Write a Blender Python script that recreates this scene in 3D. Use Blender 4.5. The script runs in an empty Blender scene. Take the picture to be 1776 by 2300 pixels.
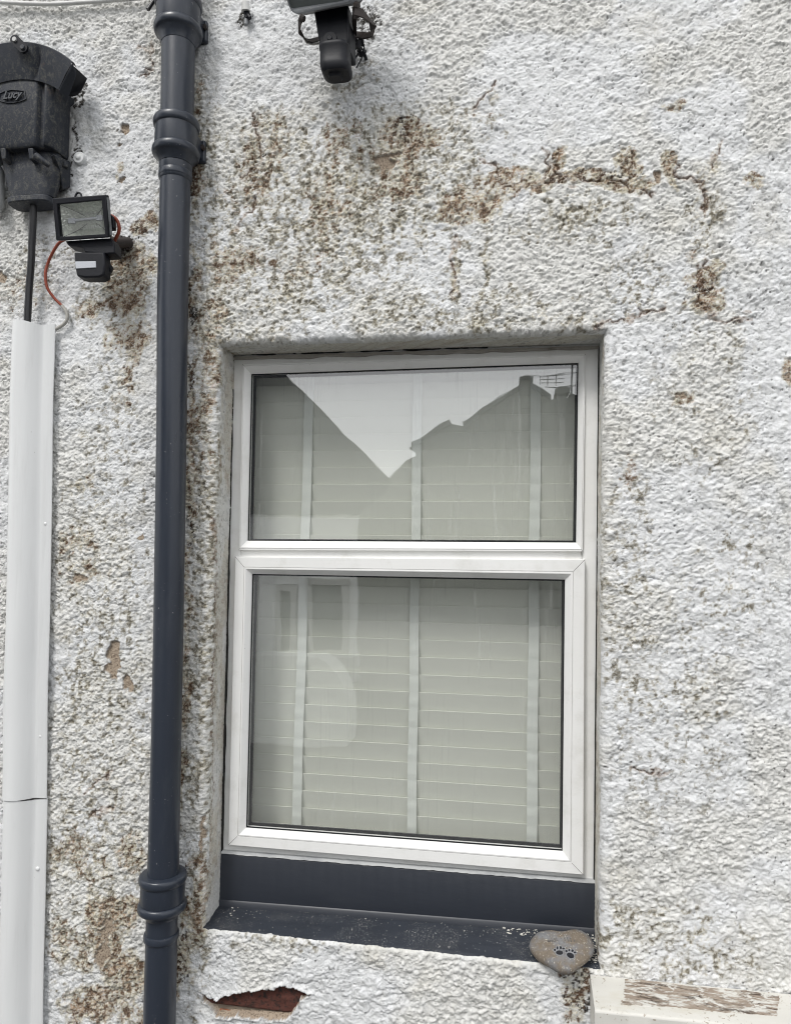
import bpy, math, random
import numpy as np
from mathutils import Vector
R = math.radians
random.seed(7)
SC = bpy.context.scene
COL = SC.collection

# ------------------------------------------------------------------ camera, light
DIST = 1.62                       # camera to the face of the wall, metres
EYE = 1.60
YAW, PITCH, ROLL = R(9.21), R(2.53), R(0.59)
F, CX, CY = 1500.0, 843.0, 1091.75
fwd = Vector((-math.sin(YAW)*math.cos(PITCH), math.cos(YAW)*math.cos(PITCH), math.sin(PITCH)))
r0 = Vector((math.cos(YAW), math.sin(YAW), 0)); u0 = r0.cross(fwd)
rt = r0*math.cos(ROLL)+u0*math.sin(ROLL); up = -r0*math.sin(ROLL)+u0*math.cos(ROLL)
CAMP = Vector((0, -DIST, EYE))
cd = bpy.data.cameras.new('camera'); cam = bpy.data.objects.new('camera', cd); COL.objects.link(cam)
cd.sensor_fit = 'HORIZONTAL'; cd.sensor_width = 36; cd.lens = F/1686*36
cd.clip_start = .05; cd.clip_end = 400
from mathutils import Matrix
mw = Matrix((rt, up, -fwd)).transposed().to_4x4(); mw.translation = CAMP
cam.matrix_world = mw
SC.camera = cam

SUN_EL, SUN_AZ = 52, 205          # azimuth measured clockwise from +Y: the sun is in front of the wall, to its left
w = bpy.data.worlds.new('World'); SC.world = w; w.use_nodes = True
nt = w.node_tree; nt.nodes.clear()
out = nt.nodes.new('ShaderNodeOutputWorld'); bg = nt.nodes.new('ShaderNodeBackground')
sky = nt.nodes.new('ShaderNodeTexSky'); sky.sky_type = 'NISHITA'; sky.sun_disc = False
sky.sun_elevation = R(SUN_EL); sky.sun_rotation = R(SUN_AZ); sky.air_density = 1; sky.dust_density = 3
hs = nt.nodes.new('ShaderNodeHueSaturation'); hs.inputs['Saturation'].default_value = .3
mx = nt.nodes.new('ShaderNodeMix'); mx.data_type = 'RGBA'; mx.inputs['Factor'].default_value = .75
mx.inputs['B'].default_value = (9.0, 9.1, 9.25, 1)      # the even cloud layer
bg.inputs['Strength'].default_value = .112
nt.links.new(sky.outputs[0], hs.inputs['Color']); nt.links.new(hs.outputs[0], mx.inputs['A'])
nt.links.new(mx.outputs['Result'], bg.inputs[0]); nt.links.new(bg.outputs[0], out.inputs[0])
sl = bpy.data.lights.new('sun', 'SUN'); sl.energy = 1.35; sl.angle = R(15); sl.color = (1, .975, .94)
so = bpy.data.objects.new('sun', sl); COL.objects.link(so)
az, el = R(SUN_AZ), R(SUN_EL)
sd = Vector((math.sin(az)*math.cos(el), math.cos(az)*math.cos(el), math.sin(el)))
so.rotation_euler = (-sd).to_track_quat('-Z', 'Y').to_euler(); so.location = (0, -6, 8)
SC.view_settings.view_transform = 'Standard'; SC.view_settings.look = 'None'
SC.view_settings.gamma = 1; SC.view_settings.exposure = 0.6
SC.view_settings.use_curve_mapping = False
SC.render.engine = 'CYCLES'
SC.cycles.filter_width = 1.05
SC.cycles.caustics_reflective = False; SC.cycles.caustics_refractive = False

# ------------------------------------------------------------------ surveying: sight lines onto planes parallel to the wall
def D(x, y, Y=0.0):
    "point of the plane at depth Y (wall face = 0, street side negative) on sight line x, y"
    d = fwd + rt*((x-CX)/F) - up*((y-CY)/F)
    t = (Y+DIST)/d.y
    return CAMP + d*t
def W(x, y, Y=0.0):
    k = 1686/1776
    return D(x*k, y*k, Y)
GLASSY = .112
def RF(x, y, L):
    "point at distance L in front of the wall that the pane mirrors on sight line x, y"
    d = fwd + rt*((x-CX)/F) - up*((y-CY)/F)
    t = ((GLASSY+DIST)+(L+GLASSY))/d.y
    p = CAMP + d*t
    return Vector((p.x, -L, p.z))
def npD(x, y, Y=0.0):
    p = D(x, y, Y); return p.x, p.z

# ------------------------------------------------------------------ materials
def mat(name):
    m = bpy.data.materials.new(name); m.use_nodes = True
    n = m.node_tree; b = n.nodes['Principled BSDF']
    return m, n, b
def N(n, t, **k):
    o = n.nodes.new(t)
    for a, v in k.items():
        if a in o.inputs.keys() if hasattr(o.inputs, 'keys') else False: o.inputs[a].default_value = v
        else: setattr(o, a, v)
    return o
def coords(n, sx=1, sy=1, sz=1):
    tc = N(n, 'ShaderNodeTexCoord'); mp = N(n, 'ShaderNodeMapping')
    mp.inputs['Scale'].default_value = (sx, sy, sz)
    n.links.new(tc.outputs['Object'], mp.inputs[0]); return mp.outputs[0]
def noise(n, vec, scale, detail=4, rough=.55, dist=0):
    o = N(n, 'ShaderNodeTexNoise'); o.inputs['Scale'].default_value = scale
    o.inputs['Detail'].default_value = detail; o.inputs['Roughness'].default_value = rough
    o.inputs['Distortion'].default_value = dist
    n.links.new(vec, o.inputs['Vector']); return o.outputs['Fac']
def ramp(n, fac, a, b, ca=(0, 0, 0, 1), cb=(1, 1, 1, 1)):
    o = N(n, 'ShaderNodeValToRGB'); o.color_ramp.elements[0].position = a; o.color_ramp.elements[1].position = b
    o.color_ramp.elements[0].color = ca; o.color_ramp.elements[1].color = cb
    n.links.new(fac, o.inputs[0]); return o.outputs[0]
def mix(n, fac, a, b, mode='MIX'):
    o = N(n, 'ShaderNodeMix', data_type='RGBA', blend_type=mode)
    for s, v in (('Factor', fac), ('A', a), ('B', b)):
        if isinstance(v, (int, float)): o.inputs[s].default_value = v
        elif isinstance(v, tuple): o.inputs[s].default_value = v if len(v) == 4 else (*v, 1)
        else: n.links.new(v, o.inputs[s])
    return o.outputs['Result']
def mth(n, op, a, b=0.0):
    o = N(n, 'ShaderNodeMath', operation=op)
    for i, v in enumerate((a, b)):
        if isinstance(v, (int, float)): o.inputs[i].default_value = v
        else: n.links.new(v, o.inputs[i])
    return o.outputs[0]
def bump(n, b, h, strength=.3, dist=.001, prev=None):
    o = N(n, 'ShaderNodeBump'); o.inputs['Strength'].default_value = strength; o.inputs['Distance'].default_value = dist
    n.links.new(h, o.inputs['Height'])
    if prev is not None: n.links.new(prev, o.inputs['Normal'])
    if b is not None: n.links.new(o.outputs[0], b.inputs['Normal'])
    return o.outputs[0]

def paint(name, col, rough=.45, spots=None, spot_col=(.6, .6, .58), spot_amt=.0, var=.12, bscale=120, bstr=.25, sx=1, sz=1, dirt=None, spec=.5, spot_scale=260):
    m, n, b = mat(name); v = coords(n)
    vs = coords(n, sx, 1, sz)
    f = noise(n, vs, 9, 6, .65)
    d = tuple(c*(1-var) for c in col); l = tuple(c*(1+var) for c in col)
    c = mix(n, f, d, l)
    if dirt:
        g = ramp(n, noise(n, vs, 14, 8, .7), .52, .72)
        c = mix(n, mth(n, 'MULTIPLY', g, dirt[0]), c, dirt[1])
    if spot_amt:
        s = mth(n, 'MULTIPLY', ramp(n, noise(n, v, spot_scale, 3, .6), 1-spot_amt, 1-spot_amt+.03), ramp(n, noise(n, v, 13, 4, .65), .46, .60))
        c = mix(n, s, c, spot_col)
    n.links.new(c, b.inputs['Base Color'])
    rr = N(n, 'ShaderNodeMapRange'); n.links.new(f, rr.inputs[0]); rr.inputs[3].default_value = rough-.08; rr.inputs[4].default_value = rough+.14
    n.links.new(rr.outputs[0], b.inputs['Roughness'])
    b.inputs['Specular IOR Level'].default_value = spec
    bump(n, b, noise(n, vs, bscale, 4, .6), bstr, .001)
    return m

M = {}
M['upvc'] = paint('white_upvc', (.80, .80, .785), .38, var=.03, bstr=.06, spec=.35, dirt=(.35, (.52, .51, .46)), spot_amt=.27, spot_col=(.12, .11, .09), spot_scale=190)
M['line'] = paint('joint_grime', (.12, .12, .11), .8)
M['gasket'] = paint('black_rubber', (.004, .005, .007), .5, spec=.2)
M['guard'] = paint('white_gloss_paint', (.72, .73, .73), .3, var=.04, sx=4, sz=.25, bscale=60, bstr=.12, dirt=(.25, (.50, .50, .49)), spot_amt=.26, spot_col=(.2, .19, .17), spot_scale=150)
M['anth'] = paint('anthracite_paint', (.022, .028, .041), .29, var=.22, bscale=45, bstr=.6, sx=1.5, sz=.35, dirt=(.55, (.045, .052, .064)), spot_amt=.30, spot_col=(.45, .45, .44), spot_scale=170)
M['riser'] = paint('anthracite_timber_paint', (.020, .024, .033), .42, var=.15, bscale=70, bstr=.3, sx=.25, dirt=(.4, (.032, .036, .044)), spot_amt=.265, spot_col=(.35, .35, .33), spot_scale=240)
M['sill'] = paint('anthracite_stone_paint', (.030, .035, .045), .6, var=.3, bscale=160, bstr=.6, dirt=(.5, (.07, .072, .075)), spot_amt=.40, spot_col=(.26, .255, .24), spot_scale=380, spec=.25)
M['plastic'] = paint('black_plastic', (.006, .007, .011), .5, var=.2, bscale=200, bstr=.3, dirt=(.35, (.022, .022, .024)), spec=.3)
M['alu'] = paint('weathered_aluminium', (.20, .21, .22), .5, var=.3, bscale=150, bstr=.5, dirt=(.8, (.04, .04, .04)), spot_amt=.4, spot_col=(.4, .4, .39))
M['rust'] = paint('rusted_steel', (.035, .028, .026), .7, var=.5, bscale=220, bstr=.8, dirt=(.7, (.09, .05, .03)))
M['bare'] = paint('white_overspray', (.5, .5, .49), .6, var=.1)
M['lens'] = paint('white_sensor_lens', (.50, .52, .56), .3, var=.05)
M['cableblack'] = paint('black_cable_sheath', (.012, .012, .014), .35, spot_amt=.33, spot_col=(.6, .6, .58), spot_scale=45)
M['orange'] = paint('orange_cable_sheath', (.27, .055, .028), .5, var=.25, dirt=(.5, (.12, .06, .04)))
M['greycable'] = paint('grey_cable_sheath', (.38, .37, .34), .5, var=.2)
M['whitecable'] = paint('painted_cable', (.62, .62, .60), .5, var=.1, dirt=(.4, (.3, .29, .27)))
M['greypipe'] = paint('grey_pipe_paint', (.34, .35, .35), .45)
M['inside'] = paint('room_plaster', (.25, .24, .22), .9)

def iron():
    m, n, b = mat('weathered_cast_iron'); v = coords(n); vs = coords(n, 1.15, 1, .8)
    base = mix(n, noise(n, v, 22, 6, .7), (.014, .017, .024), (.038, .043, .055))
    ox = ramp(n, noise(n, vs, 90, 8, .85, .6), .50, .58)
    big = ramp(n, noise(n, v, 9, 4, .6), .38, .55)
    c = mix(n, mth(n, 'MULTIPLY', ox, big), base, (.09, .09, .082))
    ru = ramp(n, noise(n, v, 11, 7, .75), .60, .72)
    c = mix(n, mth(n, 'MULTIPLY', ru, .55), c, (.12, .07, .045))
    n.links.new(c, b.inputs['Base Color']); b.inputs['Roughness'].default_value = .55; b.inputs['Specular IOR Level'].default_value = .35
    bump(n, b, noise(n, v, 180, 6, .7), .7, .0012)
    return m
M['iron'] = iron()

def wallmat():
    m, n, b = mat('painted_roughcast'); v = coords(n)
    at = N(n, 'ShaderNodeAttribute', attribute_name='stain_shade')
    sp = N(n, 'ShaderNodeSeparateColor'); n.links.new(at.outputs['Color'], sp.inputs[0])
    fine = noise(n, v, 260, 5, .7); med = noise(n, v, 60, 5, .6)
    lo = noise(n, v, 2.2, 4, .55)
    c = mix(n, lo, (.80, .80, .785), (.74, .75, .765))
    c = mix(n, ramp(n, at.outputs['Alpha'], .35, .95), (.785, .795, .805), mix(n, lo, (.785, .782, .758), (.745, .742, .722)))
    c = mix(n, ramp(n, med, .35, .75), c, (.80, .80, .785), 'MULTIPLY')
    och = mth(n, 'MULTIPLY', sp.outputs[1], ramp(n, fine, .25, .62))
    c = mix(n, och, c, (.47, .41, .265))
    br = mth(n, 'MULTIPLY', sp.outputs[0], ramp(n, fine, .28, .55))
    c = mix(n, br, c, mix(n, med, (.19, .105, .06), (.42, .28, .17)))
    gr = mth(n, 'MULTIPLY', sp.outputs[2], ramp(n, fine, .22, .5))
    c = mix(n, gr, c, mix(n, ramp(n, sp.outputs[0], .05, .5), (.03, .026, .02), (.085, .048, .028)))
    ex = N(n, 'ShaderNodeAttribute', attribute_name='flake')
    c = mix(n, ex.outputs['Fac'], c, mix(n, ramp(n, fine, .36, .5), (.10, .07, .045), (.40, .325, .25)))
    n.links.new(c, b.inputs['Base Color']); b.inputs['Roughness'].default_value = .78
    b.inputs['Specular IOR Level'].default_value = .3
    bp = bump(n, None, noise(n, v, 210, 5, .66, .5), .85, .0036)
    bump(n, b, noise(n, v, 480, 3, .6), .5, .0012, bp)
    return m
M['wall'] = wallmat()

def brickmat():
    m, n, b = mat('bare_red_brick'); v = coords(n)
    c = mix(n, noise(n, v, 18, 6, .7), (.035, .014, .011), (.135, .042, .028))
    c = mix(n, ramp(n, noise(n, v, 90, 6, .7), .50, .62), c, (.02, .014, .012))
    n.links.new(c, b.inputs['Base Color']); b.inputs['Roughness'].default_value = .85
    bump(n, b, noise(n, v, 110, 6, .7), .9, .004); return m
M['brick'] = brickmat()
M['mortar'] = paint('lime_mortar', (.20, .165, .13), .9, var=.3, bscale=200, bstr=1, spot_amt=.4, spot_col=(.05, .04, .03))
M['orangebrick'] = paint('orange_brick', (.33, .12, .06), .9, var=.3, bscale=200, bstr=1)

def glassmat():
    m, n, b = mat('window_glass'); n.nodes.remove(b)
    o = n.nodes['Material Output']
    tr = N(n, 'ShaderNodeBsdfTransparent'); tr.inputs[0].default_value = (.995, 1, .995, 1)
    gl = N(n, 'ShaderNodeBsdfGlossy'); gl.inputs['Roughness'].default_value = 0.004
    gl.inputs[0].default_value = (1, 1, 1, 1)
    lw = N(n, 'ShaderNodeLayerWeight'); lw.inputs[0].default_value = .5; fr = N(n, 'ShaderNodeMath', operation='MULTIPLY_ADD'); n.links.new(mth(n, 'POWER', lw.outputs['Facing'], 5), fr.inputs[0]); fr.inputs[1].default_value = .8; fr.inputs[2].default_value = .135; bw_ = N(n, 'ShaderNodeBump'); bw_.inputs['Strength'].default_value = .12; bw_.inputs['Distance'].default_value = .004; n.links.new(noise(n, coords(n), 5, 2, .5), bw_.inputs['Height']); n.links.new(bw_.outputs[0], gl.inputs['Normal'])
    mm = N(n, 'ShaderNodeMixShader'); n.links.new(fr.outputs[0], mm.inputs[0]); n.links.new(tr.outputs[0], mm.inputs[1]); n.links.new(gl.outputs[0], mm.inputs[2])
    # dried rain streaks and a film of dust
    df = N(n, 'ShaderNodeBsdfDiffuse'); df.inputs[0].default_value = (.7, .71, .70, 1)
    vs = coords(n, 1, 1, .035)
    st = ramp(n, noise(n, vs, 95, 3, .6, .3), .60, .70)
    hz = ramp(n, noise(n, coords(n, 1, 1, .4), 5, 4, .6), .4, .7)
    sw = ramp(n, noise(n, coords(n, .3, 1, 1.5), 30, 5, .7, 1), .60, .75)
    f = mth(n, 'MULTIPLY', mth(n, 'MULTIPLY', st, hz), .22)
    f = mth(n, 'ADD', f, mth(n, 'MULTIPLY', mth(n, 'MULTIPLY', sw, hz), .08))
    f = mth(n, 'ADD', f, .010)
    m2 = N(n, 'ShaderNodeMixShader'); n.links.new(f, m2.inputs[0]); n.links.new(mm.outputs[0], m2.inputs[1]); n.links.new(df.outputs[0], m2.inputs[2])
    n.links.new(m2.outputs[0], o.inputs[0]); return m
M['glass'] = glassmat()
M['slat'] = paint('cream_faux_wood', (.80, .812, .738), .5, var=.03, sx=.2, bscale=50, bstr=.06)
M['tape'] = paint('woven_blind_tape', (.83, .86, .81), .85, var=.04, bscale=300, bstr=.3)

# ------------------------------------------------------------------ mesh building
class MB:
    def __init__(s): s.v = []; s.f = []; s.m = []
    def add(s, vs, fs, mi=0):
        o = len(s.v); s.v += [tuple(p) for p in vs]
        for f in fs: s.f.append(tuple(o+i for i in f)); s.m.append(mi)
    def loops(s, L, close_first=False, close_last=False, closed=True, mi=0):
        n = len(L[0]); vs = [p for l in L for p in l]; fs = []
        for a in range(len(L)-1):
            for i in range(n if closed else n-1):
                j = (i+1) % n
                fs.append((a*n+i, a*n+j, (a+1)*n+j, (a+1)*n+i))
        if close_first: fs.append(tuple(range(n-1, -1, -1)))
        if close_last: fs.append(tuple((len(L)-1)*n+i for i in range(n)))
        s.add(vs, fs, mi)
    def box(s, a, b, mi=0):
        (x0, y0, z0), (x1, y1, z1) = a, b
        q = [(x0, y0, z0), (x1, y0, z0), (x1, y0, z1), (x0, y0, z1)]
        s.loops([q, [(x, y1, z) for x, _, z in q]], True, True, mi=mi)
    def hull(s, front, back, mi=0):
        s.loops([front, back], True, True, mi=mi)
    def tube(s, pts, r, seg=12, mi=0, flat=1.0):
        pts = [Vector(p) for p in pts]; L = []
        for i, p in enumerate(pts):
            t = (pts[min(i+1, len(pts)-1)]-pts[max(i-1, 0)]).normalized()
            a = t.cross(Vector((0, 1, 0)));
            if a.length < .1: a = t.cross(Vector((1, 0, 0)))
            a.normalize(); b = t.cross(a)
            rr = r[i] if isinstance(r, (list, tuple)) else r
            L.append([p+a*rr*math.cos(k*2*math.pi/seg)+b*rr*flat*math.sin(k*2*math.pi/seg) for k in range(seg)])
        s.loops(L, True, True, mi=mi)
    def build(s, name, mats, parent=None, smooth=None, bevel=0, loc=None, seg=2):
        me = bpy.data.meshes.new(name)
        o0 = Vector(loc) if loc is not None else Vector((0, 0, 0))
        me.from_pydata([tuple(Vector(p)-o0) for p in s.v], [], s.f)
        for m_ in (mats if isinstance(mats, (list, tuple)) else [mats]): me.materials.append(m_)
        me.polygons.foreach_set('material_index', s.m)
        import bmesh
        bm = bmesh.new(); bm.from_mesh(me); bmesh.ops.recalc_face_normals(bm, faces=bm.faces); bm.to_mesh(me); bm.free()
        if smooth is not None:
            me.polygons.foreach_set('use_smooth', [True]*len(me.polygons))
        o = bpy.data.objects.new(name, me); COL.objects.link(o)
        o.location = o0
        if bevel:
            b = o.modifiers.new('bevel', 'BEVEL'); b.width = bevel; b.segments = seg; b.limit_method = 'ANGLE'; b.angle_limit = R(35)
            me.polygons.foreach_set('use_smooth', [True]*len(me.polygons))
        if smooth is not None or bevel:
            me.set_sharp_from_angle(angle=smooth if smooth else R(50))
        if parent is not None:
            o.parent = parent; pw = Vector((0, 0, 0)); q_ = parent
            while q_ is not None: pw = pw+q_.location; q_ = q_.parent
            o.location = o0 - pw
        return o
def tag(o, label=None, cat=None, group=None, kind=None):
    if label: o['label'] = label
    if cat: o['category'] = cat
    if group: o['group'] = group
    if kind: o['kind'] = kind
    return o
def thing(name, label, cat, loc, group=None):
    o = bpy.data.objects.new(name, None); o.empty_display_size = .05; COL.objects.link(o); o.location = loc
    return tag(o, label, cat, group)
def lerp(a, b, t): return a+(b-a)*t
def smooth_path(P, n=8):
    P = [Vector(p) for p in P]; Q = [P[0]+(P[0]-P[1])]+P+[P[-1]+(P[-1]-P[-2])]; o = []
    for i in range(1, len(Q)-2):
        for k in range(n):
            t = k/n; a, b, c, d = Q[i-1:i+3]
            o.append(.5*((2*b)+(c-a)*t+(2*a-5*b+4*c-d)*t*t+(3*b-a-3*c+d)*t**3))
    o.append(P[-1]); return o

# ------------------------------------------------------------------ noise fields (numpy)
def hsh(i, j, s):
    n = (i.astype(np.int64)*374761393+j.astype(np.int64)*668265263+s*1274126177) & 0xffffffff
    n = ((n ^ (n >> 13))*1274126177) & 0xffffffff
    n = n ^ (n >> 16)
    return (n & 0xffffff).astype(np.float64)/0xffffff
def vn(x, y, s=0):
    i = np.floor(x); j = np.floor(y); a = x-i; b = y-j; i = i.astype(int); j = j.astype(int)
    a = a*a*a*(a*(a*6-15)+10); b = b*b*b*(b*(b*6-15)+10)
    return (hsh(i, j, s)*(1-a)+hsh(i+1, j, s)*a)*(1-b)+(hsh(i, j+1, s)*(1-a)+hsh(i+1, j+1, s)*a)*b
def fbm(x, y, s=0, o=4, g=.5):
    t = 0; a = 1; tot = 0
    for k in range(o):
        t = t+a*vn(x*2**k+17.3*k, y*2**k+5.1*k, s+k); tot += a; a *= g
    return t/tot
def stones(x, y, c, s, keep=.85, rmin=.45, rmax=.95):
    "height of rounded chippings thrown on a jittered lattice"
    i0 = np.floor(x/c).astype(int); j0 = np.floor(y/c).astype(int); h = np.zeros_like(x)
    for di in (-1, 0, 1):
        for dj in (-1, 0, 1):
            i = i0+di; j = j0+dj
            px = (i+hsh(i, j, s))*c; py = (j+hsh(i, j, s+1))*c
            r = c*(rmin+(rmax-rmin)*hsh(i, j, s+2)); k = (hsh(i, j, s+3) < keep)
            an = hsh(i, j, s+4)*3.1416; ca, sa = np.cos(an), np.sin(an)
            dx = x-px; dy = y-py; u = (dx*ca+dy*sa); v_ = (-dx*sa+dy*ca)*(1+.7*hsh(i, j, s+5))
            q = np.clip(1-(u*u+v_*v_)/(r*r), 0, 1)
            h = np.maximum(h, k*np.sqrt(q)*r*(.35+.65*hsh(i, j, s+6)))
    return h
def sstep(a, b, x):
    t = np.clip((x-a)/(b-a), 0, 1); return t*t*(3-2*t)

# opening in the wall (plane of the frame front) ----------------------------------------
YF = .098
oTL = D(499, 757, YF); oTR = D(1278, 733, YF); oBR = D(1268, 1884, YF); oBL = D(472, 1822, YF)
sBL = D(424, 1978, 0.0); sBR = D(1290, 2068, 0.0)      # front lip of the sill
def line(p, q):
    def X(z): return p.x+(q.x-p.x)*(z-p.z)/(q.z-p.z)
    return X
xl = line(oTL, oBL); xr = line(oTR, oBR)
def zt(x): return oTL.z+(oTR.z-oTL.z)*(x-oTL.x)/(oTR.x-oTL.x)
def zb(x): return sBL.z+(sBR.z-sBL.z)*(x-sBL.x)/(sBR.x-sBL.x)

BLOBS_B = [(865,285,60,40,.8),(835,340,55,60,.75),(730,310,50,60,.5),(700,430,60,60,.5),(560,310,50,70,.5),(540,400,60,70,.45),(510,560,60,50,.6),(850,400,60,40,.65),
 (985,445,40,40,.8),(1040,430,45,40,.75),(1080,375,60,24,.75),(1200,385,110,18,.7),(1330,392,60,20,.8),(1080,395,30,40,.6),(1340,345,16,36,.8),(1185,350,14,30,.6),(1435,360,14,36,.85),(1600,385,24,22,.6),
 (1520,340,14,34,.5),(1500,620,42,36,.85),(1530,590,16,30,.75),(1430,228,20,14,.5),(1055,195,14,20,.4),(1450,840,26,18,.45),(1682,800,12,30,.7),(270,575,60,60,.85),(305,478,36,22,.9),
 (270,640,50,40,.85),(200,657,70,10,.5),(285,720,40,60,.7),(250,720,30,25,.6),(415,200,14,60,.4),(418,380,18,60,.8),(408,620,12,90,.8),(450,560,30,60,.5),(455,700,36,60,.6),(440,850,26,140,.6),
 (472,980,14,80,.45),(405,1000,12,300,.7),(400,1250,10,300,.5),(395,1500,12,300,.6),(455,1450,14,60,.4),(240,1950,60,36,.75),(225,2010,36,50,.85),(265,2080,50,50,.8),(170,1830,70,50,.55),(230,2150,100,40,.8),(285,1810,30,50,.5),
 (150,2020,50,60,.5),(430,1900,26,80,.5),(415,1965,24,60,.75),(385,2050,22,60,.8),(170,1150,46,36,.45),(180,1220,60,30,.4),(250,860,30,30,.35),(275,800,26,50,.4),(175,1040,26,14,.5),(1020,240,40,14,.25),
 (560,250,40,16,.3),(1480,560,20,20,.3),(640,560,90,40,.3),(260,360,14,14,.6),(250,385,10,10,.4),(1240,2010,20,50,.5),(1230,2110,26,60,.45),(120,440,30,20,.4),(60,620,60,60,.3),(1340,1000,20,40,.25)]
BLOBS_O = [(700,420,330,190,.62),(650,610,260,70,.55),(1230,470,110,50,.55),(900,650,300,30,.4),(210,1500,110,760,.34),(440,1200,40,900,.55),(1330,1250,60,220,.35),(1430,1500,120,260,.22),(1400,2010,200,70,.4),
 (975,580,9,90,.7),(1030,580,9,80,.7),(960,300,120,80,.4),(1360,600,60,60,.35),(1500,450,30,90,.4),(180,1850,100,300,.45),(1560,1230,80,120,.25),(600,2010,120,26,.3),(520,700,120,40,.5),(1000,690,300,24,.5),
 (240,880,60,200,.3),(230,640,90,90,.4),(100,560,80,60,.3),(1500,820,100,200,.2),(750,180,60,60,.25),(420,290,40,120,.5)]
BLOBS_D = [(300,478,34,16,.9),(270,515,22,30,.8),(418,390,10,40,.95),(406,650,6,60,.8),(402,800,6,50,.8),(400,1130,7,40,.8),(176,180,14,34,.9),(158,330,8,60,.7),(1215,388,30,6,.5),(1320,384,40,6,.5),(1495,625,22,12,.45),
 (385,2050,14,60,.6),(390,1870,6,30,.8),(1240,2000,14,40,.6),(780,60,26,36,.5),(862,272,20,20,.5),(930,400,14,10,.5),(560,345,26,4,.7),(335,2080,20,60,.3),(1230,2110,24,50,.45),(520,35,10,14,.6)]
FLAKES = [((243,1405),15,40,.003),((275,1458),14,22,.003),((985,442),8,8,.001),((1405,378),8,13,.002),((842,333),14,4,.002),((228,1985),13,34,.002),((222,2040),15,22,.002),((262,275),8,12,.004),((260,380),10,6,.004),((258,310),7,6,.003),
 ((430,1780),7,36,.002),((820,350),20,16,.0015),((1450,845),7,5,.001),((1428,232),7,4,.001),((300,1150),8,8,.002),((4,590),6,16,.003),((835,445),6,5,.003),((170,1232),16,8,.002),((1682,800),4,10,.002),((1270,1925),6,30,0)]
CRACKS = [[(1025,340),(1050,352),(1062,385),(1100,398),(1150,392),(1200,372),(1260,386),(1320,384),(1345,404),(1390,415)],[(1160,322),(1172,352),(1150,392)],[(1435,330),(1440,372),(1500,392),(1502,460)],
 [(1500,560),(1512,600),(1490,650)],[(1490,640),(1540,690),(1600,672)],[(540,240),(560,345),(520,380)],[(575,370),(540,440),(500,500)],[(865,280),(870,330),(900,300)],[(1340,320),(1345,380)],[(1182,340),(1190,380),(1230,392)],
 [(300,100),(325,112)],[(300,160),(328,152)],[(322,98),(325,140)],[(1270,700),(1340,680),(1420,650)],[(975,500),(965,560),(970,640)],[(190,1740),(250,1722)],[(455,1100),(465,1300),(450,1500),(462,1700),(450,1850)],[(395,700),(388,850)],
 [(180,1690),(240,1640)],[(1340,1640),(1420,1650)],[(1060,180),(1030,215),(1010,240)],[(1540,300),(1510,360)]]
HOLE = [W(440+x/3.242, 1840+y/3.242, 0) for x, y in [(38,1268),(90,1300),(150,1332),(200,1302),(300,1272),(420,1250),(500,1238),(560,1240),(600,1222),(640,1215),(740,1245),(800,1268),(838,1278),(800,1302),(760,1320),(740,1360),(705,1400),(690,1450),(560,1462),(400,1452),(150,1438),(110,1390),(60,1330)]]
def poly_sd(x, z, P):
    inside = np.zeros(x.shape, bool); d = np.full(x.shape, 9.)
    for a, b in zip(P, P[1:]+P[:1]):
        ax, az_, bx, bz = a.x, a.z, b.x, b.z
        ex, ez = bx-ax, bz-az_; t = np.clip(((x-ax)*ex+(z-az_)*ez)/(ex*ex+ez*ez), 0, 1)
        d = np.minimum(d, np.hypot(x-ax-t*ex, z-az_-t*ez))
        c = ((az_ > z) != (bz > z)) & (x < (bx-ax)*(z-az_)/(bz-az_+1e-12)+ax); inside ^= c
    return np.where(inside, -d, d)
HL, HR_ = W(440+100/3.242, 1840+1428/3.242, 0), W(440+700/3.242, 1840+1446/3.242, 0)
def zlow(x): return HL.z+(HR_.z-HL.z)*(x-HL.x)/(HR_.x-HL.x)
def blobfield(x, z, B, seed, fl=.55):
    out = np.zeros_like(x)
    wx = (fbm(x*18, z*18, seed, 3)-.5)*.06; wz = (fbm(x*18, z*18, seed+9, 3)-.5)*.06
    for cx_, cy_, rx, ry, s in B:
        px, pz = npD(cx_, cy_); k = 1.1e-3
        q = np.hypot((x+wx-px)/(rx*k*1.25), (z+wz-pz)/(ry*k*1.25))
        out = np.maximum(out, s*np.clip(1-q**2, 0, 1)**.6)
    return out

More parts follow.
